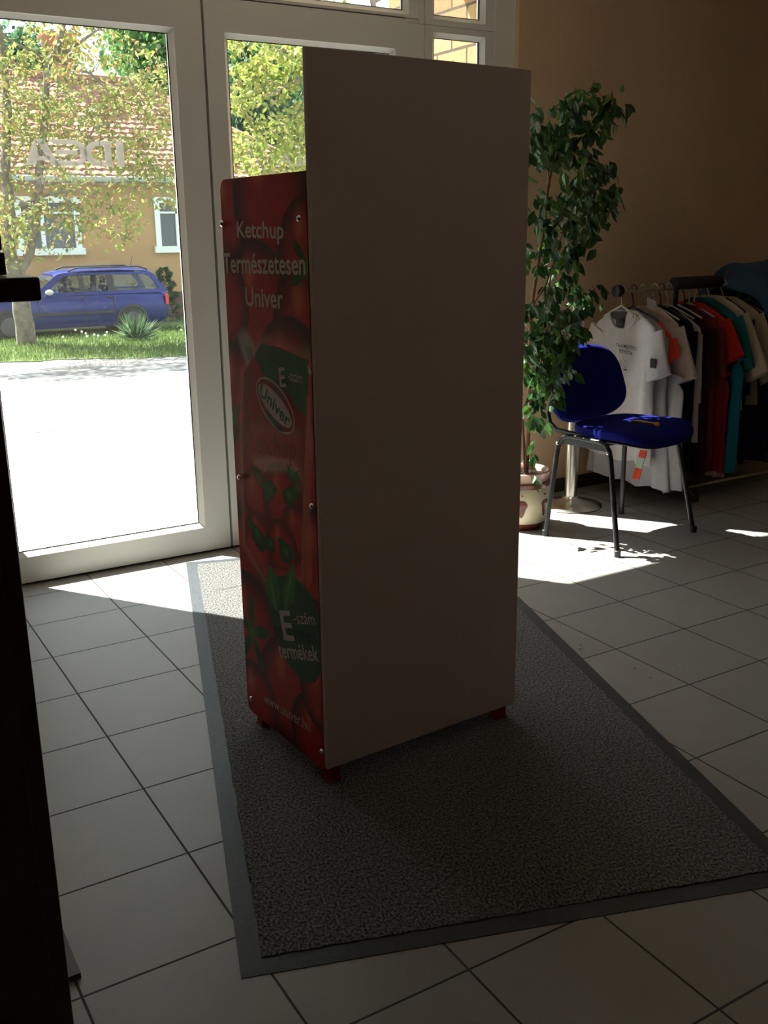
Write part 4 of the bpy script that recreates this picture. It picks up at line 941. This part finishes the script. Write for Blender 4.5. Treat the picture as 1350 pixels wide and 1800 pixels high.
# blue jacket thrown over the far end of the rail
def draped():
    b = MB(); nu, nv = 26, 30; vs = []
    rr_ = random.Random(9); p1, p2 = rr_.uniform(0, 6), rr_.uniform(0, 6)
    for i in range(nu):
        q = i / (nu - 1); x = 4.50 + 0.62 * q
        for j in range(nv):
            w = j / (nv - 1) * 2 - 1; y = 0.30 * math.sin(w * 1.25) / math.sin(1.25)
            top = 1.215 + 0.045 * math.sin(q * 3.0) - 0.02 * q
            z = top - 0.36 * abs(w) ** 2.1 * (0.35 + 0.65 * q ** 0.6) - 0.20 * max(0, 0.16 - q) / 0.16 * 0.5
            z += 0.014 * math.sin(q * 17 + w * 4 + p1) + 0.010 * math.sin(q * 9 - w * 8 + p2)
            vs.append((x + 0.05 * abs(w), BY + y * (0.75 + 0.2 * abs(w)), z))
    b.add(vs, [(i * nv + j, i * nv + j + 1, (i + 1) * nv + j + 1, (i + 1) * nv + j) for i in range(nu - 1) for j in range(nv - 1)])
    o = b.build('work_jacket', cloth('slate_blue_cotton', (0.045, 0.085, 0.15)), smooth=True); md = o.modifiers.new('solid', 'SOLIDIFY'); md.thickness = 0.006
    tag(o, 'slate blue jacket thrown over the far end of the rack', 'jacket')
draped()

# crumbs on the floor by the mat
for u, v in [(1021, 1133), (1019, 1141), (1115, 1174), (1120, 1175), (1195, 1171), (1143, 1192)]:
    p = on_z(u, v); b = MB(); b.ball((0, 0, 0.003), 0.0045, 6, 4, sq=(1.3, 0.9, 0.6)); o = b.build('crumb', M['crumb']); o.location = p; o.rotation_euler[2] = u
    tag(o, 'tiny white plaster crumb on the floor right of the mat', 'crumb', 'white crumbs on the floor')

# ------------------------------------------------------------------ outside: ground
b = MB(); prof_ = [(4.50, -0.03), (5.2, -0.14), (8, -0.32), (12, -0.52), (17.2, -0.72), (18, -0.75), (34, -0.78)]
vs = []
for y, z in prof_: vs += [(-14, y, z), (30, y, z)]
for i in range(len(prof_) - 1): b.add([vs[2 * i], vs[2 * i + 1], vs[2 * i + 3], vs[2 * i + 2]], [(0, 1, 2, 3)], 0)
o = b.build('road', M['asphalt']); o['kind'] = 'structure'
def gz(y):
    for (y0, z0), (y1, z1) in zip(prof_, prof_[1:]):
        if y0 <= y <= y1: return z0 + (z1 - z0) * (y - y0) / (y1 - y0)
    return -0.78
def crack(pl):
    b = MB(); top = []; r = random.Random(2); P = []
    for u, v in pl:
        z = -0.2
        for _ in range(20): p = on_z(u, v, z); z = gz(p.y)
        P.append(Vector((p.x, p.y, z + 0.003)))
    Q = []
    for a, c in zip(P, P[1:]):
        for k in range(8): q = a.lerp(c, k / 8); Q.append(q + Vector((0, r.uniform(-.05, .05), 0)))
    vs = [];
    for q in Q: w = r.uniform(0.004, 0.022); vs += [q + Vector((0, -w, 0.002)), q + Vector((0, w, 0.002))]
    b.add(vs, [(2 * i, 2 * i + 1, 2 * i + 3, 2 * i + 2) for i in range(len(Q) - 1)]); return b
o = crack([(5, 765), (60, 762), (110, 755), (160, 750)]).build('road_crack', M['crack'], fix=False); o['kind'] = 'structure'

# grass verge
def front_edge(x): return 18.9 - 0.42 * (x - 3.3) + 0.12 * math.sin(x * 3.1) + 0.08 * math.sin(x * 7.7)
b = MB(); nx = 60; vs = []
for i in range(nx + 1):
    x = -6 + 22 * i / nx; vs += [(x, front_edge(x), gz(18.0) + 0.012), (x, front_edge(x) + 0.6, -0.715), (x, 25.99, -0.725)]
b.add(vs, [(3 * i + k, 3 * i + 3 + k, 3 * i + 4 + k, 3 * i + 1 + k) for i in range(nx) for k in (0, 1)]); o = b.build('lawn', M['ground_grass']); o['kind'] = 'structure'
rs = np.random.RandomState(8)
n = 30000; xs = rs.uniform(1.5, 10.5, n); ys = np.array([front_edge(x) for x in xs]) + rs.uniform(-0.05, 1, n) ** 1.0 * 6.2
keep = ~((ys > 22.6) & (ys < 24.3) & (xs > 3.3) & (xs < 7.8))
xs, ys = xs[keep], ys[keep]; n = len(xs)
leaf_mesh('grass_blades', np.stack([xs, ys, np.full(n, -0.725)], 1), np.stack([rs.normal(0, .35, n), rs.normal(0, .35, n), np.ones(n)], 1), 0.10, [(0.10, 0.17, 0.04), (0.14, 0.21, 0.05), (0.19, 0.23, 0.08), (0.07, 0.13, 0.035)], M['grass'], None, 3, asp=0.16, shape='quad')
tag(bpy.data.objects['grass_blades'], 'green grass growing on the verge before the car', 'grass', kind='stuff')
for k, (u, v) in enumerate([(143, 583), (150, 586), (165, 588), (172, 590), (184, 589), (187, 584), (110, 592), (132, 580), (318, 580), (152, 591)]):
    z = -0.70; p = on_z(u, v, z + 0.16); b = MB(); b.tube([(0, 0, 0), (0.01, 0, 0.15)], 0.004, 5); 
    t = thing('dandelion', 'white dandelion seed head on a thin stalk in the verge grass', 'dandelion', (p.x, p.y, -0.71), 0, 'dandelion seed heads in the verge')
    b.build('stalk', mat('stalk_green', (0.15, 0.25, 0.08)) if k == 0 else bpy.data.materials['stalk_green'], t); b = MB(); b.ball((0.01, 0, 0.165), 0.024, 8, 6); b.build('seed_head', M['dandelion'], t, smooth=True)

# yucca
yp = on_z(240, 598, -0.70); yc_ = thing('yucca', 'spiky green yucca in the grass behind the parked car', 'shrub', yp)
yc_['label'] = 'spiky green yucca growing in the grass in front of the blue car'
pts, dirs = [], []; rr = random.Random(3)
for i in range(190):
    a = rr.uniform(0, 6.28); el = rr.uniform(0.15, 1.45); pts.append((0.05 * math.cos(a), 0.05 * math.sin(a), 0.04)); dirs.append((math.cos(a) * math.cos(el), math.sin(a) * math.cos(el), math.sin(el)))
leaf_mesh('leaves', pts, dirs, 0.50, [(0.06, 0.11, 0.05), (0.10, 0.16, 0.08), (0.14, 0.20, 0.10), (0.04, 0.08, 0.035)], M['grass'], yc_, 4, asp=0.075, shape='quad')
# conifer shrub behind the car
cf = on_z(300, 566, -0.74); cr_ = thing('conifer_shrub', 'dark green conifer shrub against the ochre wall behind the car', 'shrub', (cf.x - 0.05, 24.95, -0.735))
b = MB(); b.tube([(0, 0, 0), (0, 0, 1.2)], [0.04, 0.01], 7); b.build('stem', M['bark'], cr_)
pts, dirs = [], []
for i in range(2600):
    h = rr.random() ** 0.8; a = rr.uniform(0, 6.28); R_ = (0.44 * (1 - h) ** 0.7 + 0.05) * rr.uniform(0.5, 1) * (0.7 + 0.3 * math.sin(h * 30)); pts.append((R_ * math.cos(a), R_ * math.sin(a), 0.05 + h * 1.28)); dirs.append((math.cos(a), math.sin(a), rr.uniform(-.2, .6)))
leaf_mesh('foliage', pts, dirs, 0.11, [(0.05, 0.11, 0.05), (0.08, 0.16, 0.06), (0.04, 0.08, 0.04)], M['leaf'], cr_, 4, asp=0.22, shape='quad')

# ------------------------------------------------------------------ parked car (local: x forward is -x world, origin at rear-left ground)
def car():
    X0, X1 = 3.38, 7.80; yn, yf = 22.45, 24.10; gz0 = -0.745
    root = thing('estate_car', 'blue estate car with black roof rails parked on the grass verge', 'car', (5.6, 23.27, gz0))
    def L(x): return x - 5.6
    hw = 0.825
    # lower body: stations along x
    st = [(3.38, 0.42, 0.60, 0.60), (3.42, 0.30, 0.72, 0.70), (3.60, 0.24, 0.80, 0.77), (3.95, 0.22, 0.855, 0.81), (4.3, 0.21, 0.90, 0.82), (4.75, 0.21, 0.955, 0.825), (5.0, 0.21, 0.955, 0.825), (5.6, 0.21, 0.935, 0.825), (6.4, 0.21, 0.93, 0.825), (7.1, 0.21, 0.925, 0.82), (7.55, 0.24, 0.92, 0.80), (7.72, 0.30, 0.90, 0.77), (7.79, 0.36, 0.86, 0.73)]
    rings = []
    for x, zb, zt, w in st:
        zm = (zb + zt) / 2
        sec = [(-w * .93, zb), (-w * .99, zb + .10), (-w, zm - .05), (-w * 1.005, zm + .08), (-w * .985, zt - .08), (-w * .93, zt - .012), (-w * .80, zt + .012), (0, zt + .035), (w * .80, zt + .012), (w * .93, zt - .012), (w * .985, zt - .08), (w * 1.005, zm + .08), (w, zm - .05), (w * .99, zb + .10), (w * .93, zb)]
        rings.append([(L(x), y, z) for y, z in sec])
    b = MB(); b.loft(rings); body = b.build('body', M['car_paint'], root, smooth=True)
    # greenhouse side frames with real window openings
    def side_y(z, sgn): return sgn * (hw * 0.955 - 0.20 * (z - 0.92) / 0.5 * 1.0)
    A = [(4.80, 0.945), (5.36, 1.345), (5.50, 1.375), (7.38, 1.360), (7.52, 1.30), (7.76, 0.93)]
    wins = [[(5.06, 0.965), (5.44, 1.265), (5.50, 1.30), (5.80, 1.315), (5.80, 0.965)], [(5.90, 0.965), (5.90, 1.318), (6.42, 1.318), (6.42, 0.965)], [(6.56, 0.965), (6.56, 1.318), (7.30, 1.305), (7.40, 1.26), (7.56, 1.05), (7.56, 0.975)]]
    for sgn in (-1, 1):
        fm = MB()
        def P(x, z, off=0.0): return (L(x), side_y(z, sgn) - sgn * off, z)
        def plate(poly): fm.prism(poly, lambda x, z: P(x, z), lambda x, z: P(x, z, 0.035))
        plate([(4.80, 0.945), (5.36, 1.345), (5.50, 1.375), (5.50, 1.30), (5.44, 1.265), (5.06, 0.965)])
        plate([(4.80, 0.945), (5.06, 0.965), (7.56, 0.975), (7.76, 0.93), (7.70, 0.90), (4.85, 0.90)])
        plate([(5.50, 1.375), (7.38, 1.360), (7.30, 1.305), (6.56, 1.318), (6.42, 1.318), (5.90, 1.318), (5.80, 1.315), (5.50, 1.30)])
        plate([(7.30, 1.305), (7.38, 1.360), (7.52, 1.30), (7.76, 0.93), (7.56, 0.975), (7.56, 1.05), (7.40, 1.26)])
        fr_ = fm.build('window_surround', M['car_paint'], root)
        pm = MB()
        pm.prism([(5.80, 0.965), (5.80, 1.316), (5.90, 1.318), (5.90, 0.965)], lambda x, z: P(x, z, -0.002), lambda x, z: P(x, z, 0.03)); pm.prism([(6.42, 0.965), (6.42, 1.318), (6.56, 1.318), (6.56, 0.965)], lambda x, z: P(x, z, -0.002), lambda x, z: P(x, z, 0.03))
        pm.build('door_pillar', M['car_black'], root)
        for w_ in wins:
            g = MB(); g.prism(w_, lambda x, z: P(x, z, 0.016), lambda x, z: P(x, z, 0.020)); g.build('side_window', M['car_glass'], root)
    b = MB(); roof = []
    for x, z, w in [(5.30, 1.335, 0.60), (5.45, 1.385, 0.61), (5.9, 1.425, 0.615), (6.6, 1.435, 0.615), (7.2, 1.415, 0.61), (7.46, 1.375, 0.60)]:
        roof.append([(L(x), -w, z - 0.03), (L(x), -w * .9, z + 0.003), (L(x), 0, z + 0.025), (L(x), w * .9, z + 0.003), (L(x), w, z - 0.03), (L(x), w * .9, z - 0.04), (L(x), 0, z - 0.02), (L(x), -w * .9, z - 0.04)])
    b.loft(roof); b.build('roof', M['car_paint'], root, smooth=True)
    b = MB(); b.add([(L(4.82), -0.72, 0.975), (L(4.82), 0.72, 0.975), (L(5.33), 0.58, 1.335), (L(5.33), -0.58, 1.335)], [(0, 1, 2, 3)]); b.build('windshield', M['car_glass'], root, fix=False)
    b = MB(); b.add([(L(7.72), -0.66, 0.95), (L(7.72), 0.66, 0.95), (L(7.49), 0.57, 1.34), (L(7.49), -0.57, 1.34)], [(0, 1, 2, 3)]); b.build('rear_window', M['car_glass'], root, fix=False)
    for sgn in (-1, 1):
        b = MB(); yy = sgn * 0.56; b.tube([(L(5.62), yy, 1.415), (L(5.80), yy, 1.475), (L(7.20), yy, 1.475), (L(7.40), yy, 1.405)], 0.018, 8); b.build('roof_rail', M['car_black'], root, smooth=True)
        for xw in (4.24, 6.90):
            b = MB(); b.tube([(L(xw), sgn * 0.64, 0.300), (L(xw), sgn * 0.66, 0.300), (L(xw), sgn * 0.835, 0.300), (L(xw), sgn * 0.85, 0.300)], [0.26, 0.30, 0.30, 0.25], 28); w_ = b.build('wheel', M['tyre'], root, smooth=True)
            b = MB(); b.tube([(L(xw), sgn * 0.848, 0.300), (L(xw), sgn * 0.862, 0.300), (L(xw), sgn * 0.868, 0.300)], [0.205, 0.195, 0.05], 24); b.build('hub_cover', M['alloy'], w_, smooth=True)
            b = MB(); ring_o = []; ring_i = []
            for k in range(19):
                a = math.radians(180 * k / 18); ring_o.append((L(xw) + 0.37 * math.cos(a), sgn * 0.838, 0.300 + 0.37 * math.sin(a))); ring_i.append((L(xw) + 0.31 * math.cos(a), sgn * 0.848, 0.300 + 0.31 * math.sin(a)))
            b.loft([ring_o, ring_i], cap=False, closed=False); b.build('wheel_arch', M['car_black'], root, fix=False)
        b = MB(); b.box((L(7.70), sgn * 0.785 - 0.035, 0.62), (L(7.775), sgn * 0.785 + 0.02, 0.86)); b.build('tail_light', M['tail'], root, bevel=0.01)
        b = MB(); b.ball((L(5.10), sgn * 0.92, 0.99), 0.10, 12, 8, sq=(0.9, 0.75, 0.6)); b.tube([(L(5.10), sgn * 0.78, 0.96), (L(5.10), sgn * 0.90, 0.98)], 0.02, 6); b.build('wing_mirror', M['mirror_shell'], root, smooth=True)
        b = MB(); b.box((L(4.62), sgn * 0.829 - 0.008, 0.49), (L(6.52), sgn * 0.829 + 0.008, 0.55)); b.build('side_moulding', M['car_black'], root, bevel=0.004)
        for xh in (5.72, 6.36):
            b = MB(); b.box((L(xh), sgn * 0.820 - 0.012, 0.83), (L(xh) + 0.15, sgn * 0.820 + 0.016, 0.855)); b.build('door_handle', M['car_black'], root, bevel=0.004)
        for xs_ in (5.66, 6.60):
            b = MB(); b.box((L(xs_) - 0.05, sgn * 0.36 - 0.22, 0.45), (L(xs_) + 0.07, sgn * 0.36 + 0.22, 1.06)); b.box((L(xs_) - 0.03, sgn * 0.36 - 0.12, 1.10), (L(xs_) + 0.05, sgn * 0.36 + 0.12, 1.25)); b.build('seat', M['seat_grey'], root, bevel=0.03)
    b = MB(); b.box((L(7.74), -0.74, 0.34), (L(7.86), 0.74, 0.54)); b.build('rear_bumper', M['car_black'], root, bevel=0.03)
    b = MB(); b.box((L(3.32), -0.70, 0.34), (L(3.46), 0.70, 0.52)); b.build('front_bumper', M['car_black'], root, bevel=0.03)
    b = MB(); b.tube([(L(7.18), 0, 1.43), (L(7.26), 0, 1.70)], [0.008, 0.004], 6); b.build('aerial', M['car_black'], root)
    # door shut lines, thin dark strips in the body sides
    for sgn in (-1,):
        for xs_ in (4.86, 5.86, 6.50):
            b = MB(); b.box((L(xs_), sgn * 0.8315 - 0.003, 0.30), (L(xs_) + 0.012, sgn * 0.8315 + 0.004, 0.82)); b.build('door_seam', M['car_black'], root)
car()

# ------------------------------------------------------------------ house across the street
def house():
    Yh = 26.0; root = thing('ochre_house', 'single-storey ochre house with red tiled roof across the street', 'house', (6.0, Yh, -0.76))
    oz = 0.76
    def pt(u, v, y=Yh): p = on_y(u, v, y); return (p.x - 6.0, p.z + oz)
    xl, xr = -8.0, 7.4; _, ze = pt(300, 316)
    _, zs = pt(142, 443); _, zp = pt(300, 513)
    w1a, _ = pt(36, 440); w1b, _ = pt(142, 440); _, wt = pt(100, 349)
    w2a, _ = pt(278, 440); w2b = w2a + (w1b - w1a)
    def wall_seg(b, x0, x1, z0, z1): b.box((x0, 0, z0), (x1, 0.35, z1))
    b = MB(); 
    for x0, x1 in ((xl, w1a), (w1b, w2a), (w2b, xr)): wall_seg(b, x0, x1, 0, ze)
    for x0, x1 in ((w1a, w1b), (w2a, w2b)): wall_seg(b, x0, x1, 0, zs); wall_seg(b, x0, x1, wt, ze)
    b.box((xr - 0.3, 0.36, 0), (xr, 8, ze)); b.box((xl, 0.36, 0), (xl + 0.3, 8, ze)); b.build('wall', M['ochre'], root)
    b = MB(); b.box((xl, -0.03, 0), (xr, -0.002, zp)); b.build('plinth', M['plinth'], root)
    for x0, x1 in ((w1a, w1b), (w2a, w2b)):
        t = 0.10; fr = MB()
        fr.box((x0 - .04, -0.05, zs), (x0 + t, 0.12, wt)); fr.box((x1 - t, -0.05, zs), (x1 + .04, 0.12, wt)); fr.box((x0 - 0.1, -0.06, wt - t), (x1 + 0.1, 0.12, wt + 0.05)); fr.box((x0 - 0.1, -0.10, zs - 0.06), (x1 + 0.1, 0.12, zs + t))
        xm = x0 + 0.40 * (x1 - x0); fr.box((xm - 0.05, 0.0, zs + t), (xm + 0.05, 0.10, wt - t)); fr.box((x0 + t, 0.0, zs + (wt - zs) * 0.72), (x1 - t, 0.10, zs + (wt - zs) * 0.72 + 0.05))
        f = fr.build('window_frame', M['win_white'], root)
        g = MB(); g.box((x0 + t, 0.06, zs + t), (x1 - t, 0.07, wt - t)); g.build('pane', M['dark_glass'], f)
        g = MB(); g.box((x0 + t, 0.20, zs + t), (x0 + t + 0.3, 0.24, wt - t)); g.build('curtain', M['curtain'], f)
    b = MB(); b.tube([(xl, -0.38, ze - 0.03), (xr + .3, -0.38, ze - 0.03)], 0.075, 8); b.build('gutter', M['gutter'], root, smooth=True)
    # roof slope: hipped at the right, rows of wavy tiles as real relief
    rise = 2.75; run = 4.2; e0 = -0.35; nrow = 19; rows = []
    def slope_pt(x, q, dz=0): return (x, e0 + q * run, ze + q * rise + dz)
    b = MB(); nc = 300
    for r in range(nrow):
        q0, q1 = r / nrow, (r + 1) / nrow
        xa = xl - 0.3; xb = xr + 0.4 - q0 * 4.2
        vs = []; cols = int((xb - xa) / 0.055)
        for i in range(cols + 1):
            x = xa + (xb - xa) * i / cols; wv = 0.030 * abs(math.sin((x + 0.06 * (r % 2)) * math.pi / 0.24))
            vs += [slope_pt(x, q0, 0.020), slope_pt(x, q0, 0.075 + wv), slope_pt(x - 0.0, q1, 0.030 + wv)]
        b.add(vs, [(3 * i + k, 3 * i + 3 + k, 3 * i + 4 + k, 3 * i + 1 + k) for i in range(cols) for k in (0, 1)])
    rf = b.build('roof', M['roof_tile'], root, fix=False)
    b = MB(); xh = xr + 0.4
    b.add([(xh, e0, ze + .02), (xh, 9, ze + .02), (xh - 4.2, e0 + run, ze + rise + .05)], [(0, 1, 2)]); b.add([(xl - .3, e0 + run, ze + rise + .03), (xh - 4.2, e0 + run, ze + rise + .03), (xh, 9, ze + .02), (xl - .3, 9, ze + .02)], [(0, 1, 2, 3)])
    b.tube([(xh, e0, ze + 0.08), (xh - 4.2, e0 + run, ze + rise + .10)], 0.10, 8); b.tube([(xl - .3, e0 + run, ze + rise + .10), (xh - 4.2, e0 + run, ze + rise + .10)], 0.11, 8)
    b.build('roof_ridge', M['roof_tile'], root, fix=False)
    cx, cz = pt(97, 62, 30.0); b = MB(); k = 1.0
    cb = cz - 1.6
    b.box((cx - 0.22, 3.6, cb), (cx + 0.22, 4.1, cz - 0.45)); b.loft([[(cx - .22, 3.6, cz - .45), (cx + .22, 3.6, cz - .45), (cx + .22, 4.1, cz - .45), (cx - .22, 4.1, cz - .45)], [(cx - .42, 3.4, cz - .08), (cx + .42, 3.4, cz - .08), (cx + .42, 4.3, cz - .08), (cx - .42, 4.3, cz - .08)], [(cx - .44, 3.38, cz), (cx + .44, 3.38, cz), (cx + .44, 4.32, cz), (cx - .44, 4.32, cz)]])
    b.build('chimney', M['chimney'], root)
    b = MB(); p = slope_pt(pt(168, 210, 28)[0], 0.62, 0.10); b.box((p[0] - .12, p[1] - .1, p[2] - .02), (p[0] + .12, p[1] + .12, p[2] + .12)); b.build('skylight', M['win_white'], root)
house()

# ------------------------------------------------------------------ trees
def tree(name, label, root_loc, limbs, blobs, nclump, nleaf, lsize, cols, bark, seed, lw=0.5, spread=0.20, shape='leaf', asp=0.5, stuff=None):
    r = random.Random(seed); t = thing(name, label, 'tree', root_loc); O = Vector(root_loc)
    ctrl = []
    for nm, pl, r0, r1 in limbs:
        P = [Vector(p) - O for p in pl]; b = MB(); n = len(P)
        D = []
        for i in range(n - 1):
            for k in range(4): q = P[i].lerp(P[i + 1], k / 4); D.append(q + Vector((r.uniform(-1, 1), r.uniform(-1, 1), 0)) * 0.015 * (0 if i == 0 and k == 0 else 1))
        D.append(P[-1]); R = [r0 + (r1 - r0) * i / (len(D) - 1) for i in range(len(D))]
        b.tube(D, R, 10 if r0 > .05 else 6); b.build(nm, bark, t, smooth=True); ctrl += [(d, q) for d, q in zip(D, R)][(4 if nm == 'trunk' else 0):]
    tw = MB(); pts, dirs = [], []; tot = sum(bb[2] for bb in blobs)
    for c, rad, wgt in blobs:
        c = Vector(c) - O
        for _ in range(max(1, int(nclump * wgt / tot))):
            while True:
                d = Vector((r.uniform(-1, 1), r.uniform(-1, 1), r.uniform(-1, 1)))
                if d.length < 1: break
            p = c + Vector((d.x * rad[0], d.y * rad[1], d.z * rad[2]))
            near = min(ctrl, key=lambda k: (k[0] - p).length + 0.25 * max(0, k[0].z - p.z)) 
            mid = near[0].lerp(p, 0.5) + Vector((r.uniform(-.15, .15), r.uniform(-.15, .15), 0.12)) * (near[0] - p).length * 0.5
            rr0 = max(0.008, min(near[1] * 0.6, 0.010 + 0.016 * (near[0] - p).length))
            tw.tube([near[0], near[0].lerp(mid, .5) + Vector((0, 0, .02)), mid, p], [rr0, rr0 * .8, rr0 * .6, rr0 * .25], 5)
            ctrl.append((mid, rr0 * .6)); ctrl.append((p, rr0 * .3))
            for _k in range(nleaf):
                q = p + Vector((r.gauss(0, spread), r.gauss(0, spread), r.gauss(0, spread * .8)))
                pts.append(tuple(q)); dirs.append((r.gauss(0, .6), r.gauss(0, .6), r.uniform(-1.1, 0.2)))
    tw.build('branches', bark, t)
    leaf_mesh('foliage', pts, dirs, lsize, cols, M['leaf'], t, seed, asp=asp, shape=shape)
    return t
def U(u, v, y): p = on_y(u, v, y); return (p.x, p.y, p.z)
YG = [(0.32, 0.35, 0.085), (0.40, 0.40, 0.12), (0.26, 0.32, 0.08), (0.42, 0.37, 0.14), (0.20, 0.26, 0.09), (0.40, 0.25, 0.12)]
y1 = 21.0
tb = on_z(48, 606, -0.72)
tree('street_tree', 'pale-barked maple with sparse yellow-green leaves standing before the blue car', (tb.x, tb.y, -0.74),
     [('trunk', [(tb.x, tb.y, -0.76), U(38, 530, y1), U(28, 480, y1)], 0.20, 0.155),
      ('limb', [U(28, 484, y1), U(14, 440, y1), U(18, 380, y1), U(8, 300, y1 + .2), U(14, 200, y1 + .3), U(5, 90, y1 + .3), U(-10, 20, y1 + .3)], 0.14, 0.05),
      ('limb', [U(30, 486, y1), U(48, 455, y1), U(62, 400, y1 - .1), U(68, 340, y1 - .2), U(72, 270, y1 - .3), U(80, 200, y1 - .3), U(82, 120, y1 - .3), U(98, 90, y1 - .3), U(112, 50, y1 - .3)], 0.10, 0.05),
      ('limb', [U(82, 112, y1 - .3), U(62, 92, y1 - .2), U(30, 78, y1 - .1), U(0, 60, y1)], 0.045, 0.02),
      ('limb', [U(86, 104, y1 - .3), U(118, 90, y1 - .4), U(150, 68, y1 - .5), U(185, 40, y1 - .5)], 0.045, 0.02),
      ('limb', [U(100, 105, y1 - .3), U(130, 120, y1 - .5), U(160, 130, y1 - .6), U(190, 160, y1 - .6)], 0.035, 0.015),
      ('limb', [U(34, 362, y1), U(62, 350, y1 - .3), U(100, 338, y1 - .6), U(135, 336, y1 - .8), U(170, 350, y1 - 1)], 0.040, 0.012),
      ('limb', [U(70, 300, y1 - .2), U(110, 280, y1 - .4), U(150, 260, y1 - .6), U(165, 225, y1 - .7), U(200, 215, y1 - .8)], 0.035, 0.012),
      ('limb', [U(20, 330, y1), U(-15, 290, y1 - .2), U(-40, 230, y1 - .3)], 0.045, 0.02)],
     [(U(40, 60, y1), (1.3, 1.2, 0.7), 1.3), (U(150, 60, y1), (1.0, 1.0, 0.5), 0.5), (U(40, 170, y1), (1.5, 1.3, 0.8), 2.2), (U(150, 170, y1 - .5), (1.3, 1.2, 0.8), 1.7), (U(240, 210, y1 - .8), (0.8, 0.9, 0.9), 1.2), (U(280, 280, y1 - .9), (0.6, 0.8, 1.1), 1.1), (U(60, 280, y1), (1.5, 1.2, 0.7), 1.4),
      (U(180, 290, y1 - .8), (1.2, 0.9, 0.5), 0.9), (U(60, 380, y1 - .4), (1.2, 0.9, 0.7), 1.6), (U(185, 385, y1 - 1), (0.75, 0.7, 0.45), 0.7), (U(0, 420, y1), (0.5, 0.6, 0.6), 0.5), (U(-70, 200, y1), (0.9, 1.0, 2.0), 1.0), (U(275, 130, y1 - .8), (0.5, 0.8, 0.8), 0.5), (U(205, 80, y1 - .6), (0.5, 0.8, 0.4), 0.25), (U(40, -120, y1), (2.6, 1.6, 1.4), 2.4), (U(-230, -70, y1 - 1.0), (2.3, 1.3, 1.3), 8.0), (U(220, -60, y1 - .5), (1.4, 1.4, 0.9), 0.9)],
     880, 15, 0.125, YG, M['bark_light'], 3, spread=0.12)
y2 = 15.5
t2 = on_z(760, 640, -0.62)
tree('street_tree', 'bright yellow-green maple seen through the middle door pane above the red panel', (t2.x, t2.y, -0.63),
     [('trunk', [(t2.x, t2.y, -0.64), U(740, 420, y2), U(720, 300, y2)], 0.20, 0.15),
      ('limb', [U(722, 305, y2), U(640, 250, y2), U(560, 150, y2), U(520, 140, y2 - .2), U(470, 170, y2 - .4)], 0.09, 0.012),
      ('limb', [U(722, 305, y2), U(640, 160, y2), U(560, 115, y2), U(500, 90, y2), U(455, 60, y2 - .2)], 0.08, 0.012),
      ('limb', [U(722, 310, y2), U(620, 280, y2), U(550, 200, y2 + .2), U(520, 200, y2), U(480, 235, y2 - .4)], 0.07, 0.010),
      ('limb', [U(722, 310, y2), U(600, 330, y2), U(530, 330, y2), U(470, 300, y2 - .3), U(430, 260, y2 - .4)], 0.07, 0.012),
      ('limb', [U(722, 300, y2), U(690, 150, y2), U(660, 20, y2), U(640, -40, y2)], 0.09, 0.03)],
     [(U(430, 90, y2), (0.5, 0.8, 0.4), 0.9), (U(470, 100, y2), (0.6, 0.8, 0.4), 0.8), (U(530, 90, y2), (0.6, 0.8, 0.5), 1.2), (U(440, 150, y2), (0.35, 0.6, 0.25), 0.5), (U(520, 160, y2), (0.5, 0.8, 0.5), 0.8), (U(435, 180, y2), (0.3, 0.5, 0.2), 0.4), (U(520, 215, y2), (0.35, 0.6, 0.3), 0.6), (U(480, 230, y2), (0.35, 0.6, 0.25), 0.6), (U(430, 275, y2), (0.45, 0.7, 0.35), 1.1), (U(490, 285, y2), (0.7, 0.8, 0.3), 1.2), (U(540, 260, y2), (0.4, 0.7, 0.5), 0.8),
      (U(620, 150, y2), (0.7, 1, 1.2), 1.2), (U(600, -30, y2), (1.2, 1, 0.35), 0.35), (U(700, -60, y2), (1.2, 1, 0.5), 0.5), (U(760, 150, y2), (1.2, 1.3, 1.2), 1.0)],
     210, 20, 0.12, [(0.27, 0.32, 0.06), (0.33, 0.36, 0.09), (0.21, 0.27, 0.055), (0.32, 0.29, 0.09)], M['bark_light'], 6, spread=0.10)
def bgtree(label, u, v, y, w, h, cols, n, seed, name='background_tree', ls=0.28):
    p = on_y(u, v, y); base = (p.x, y, -0.8)
    return tree(name, label, base, [('trunk', [(p.x, y, -0.82), (p.x, y, p.z - h * .3), (p.x + .2, y, p.z + h * .4)], 0.28, 0.06)],
                [((p.x, y, p.z), (w, w, h), 1.0), ((p.x + w * .3, y, p.z + h * .3), (w * .7, w * .7, h * .6), 0.5)], n, 26, ls, cols, M['bark'], seed, spread=0.45, shape='quad', asp=0.7)
GR = [(0.09, 0.22, 0.05), (0.13, 0.27, 0.07), (0.18, 0.31, 0.09), (0.07, 0.17, 0.05)]
DG = [(0.05, 0.13, 0.06), (0.08, 0.18, 0.08), (0.04, 0.10, 0.05)]
bgtree('tall bright green tree rising behind the right end of the tiled roof', 268, 110, 40, 1.6, 2.6, GR, 190, 21)
bgtree('dark green tree behind the house at the far left', 15, 110, 42, 1.5, 1.1, DG, 70, 22)
bgtree('dark bluish green tree behind the yellow-green maple', 440, 190, 36, 1.5, 2.7, DG, 190, 23)
bgtree('tall mid green tree behind the yellow-green maple, beside the display board', 530, 130, 46, 1.9, 3.6, [(0.07, 0.19, 0.07), (0.10, 0.24, 0.10)], 190, 24)
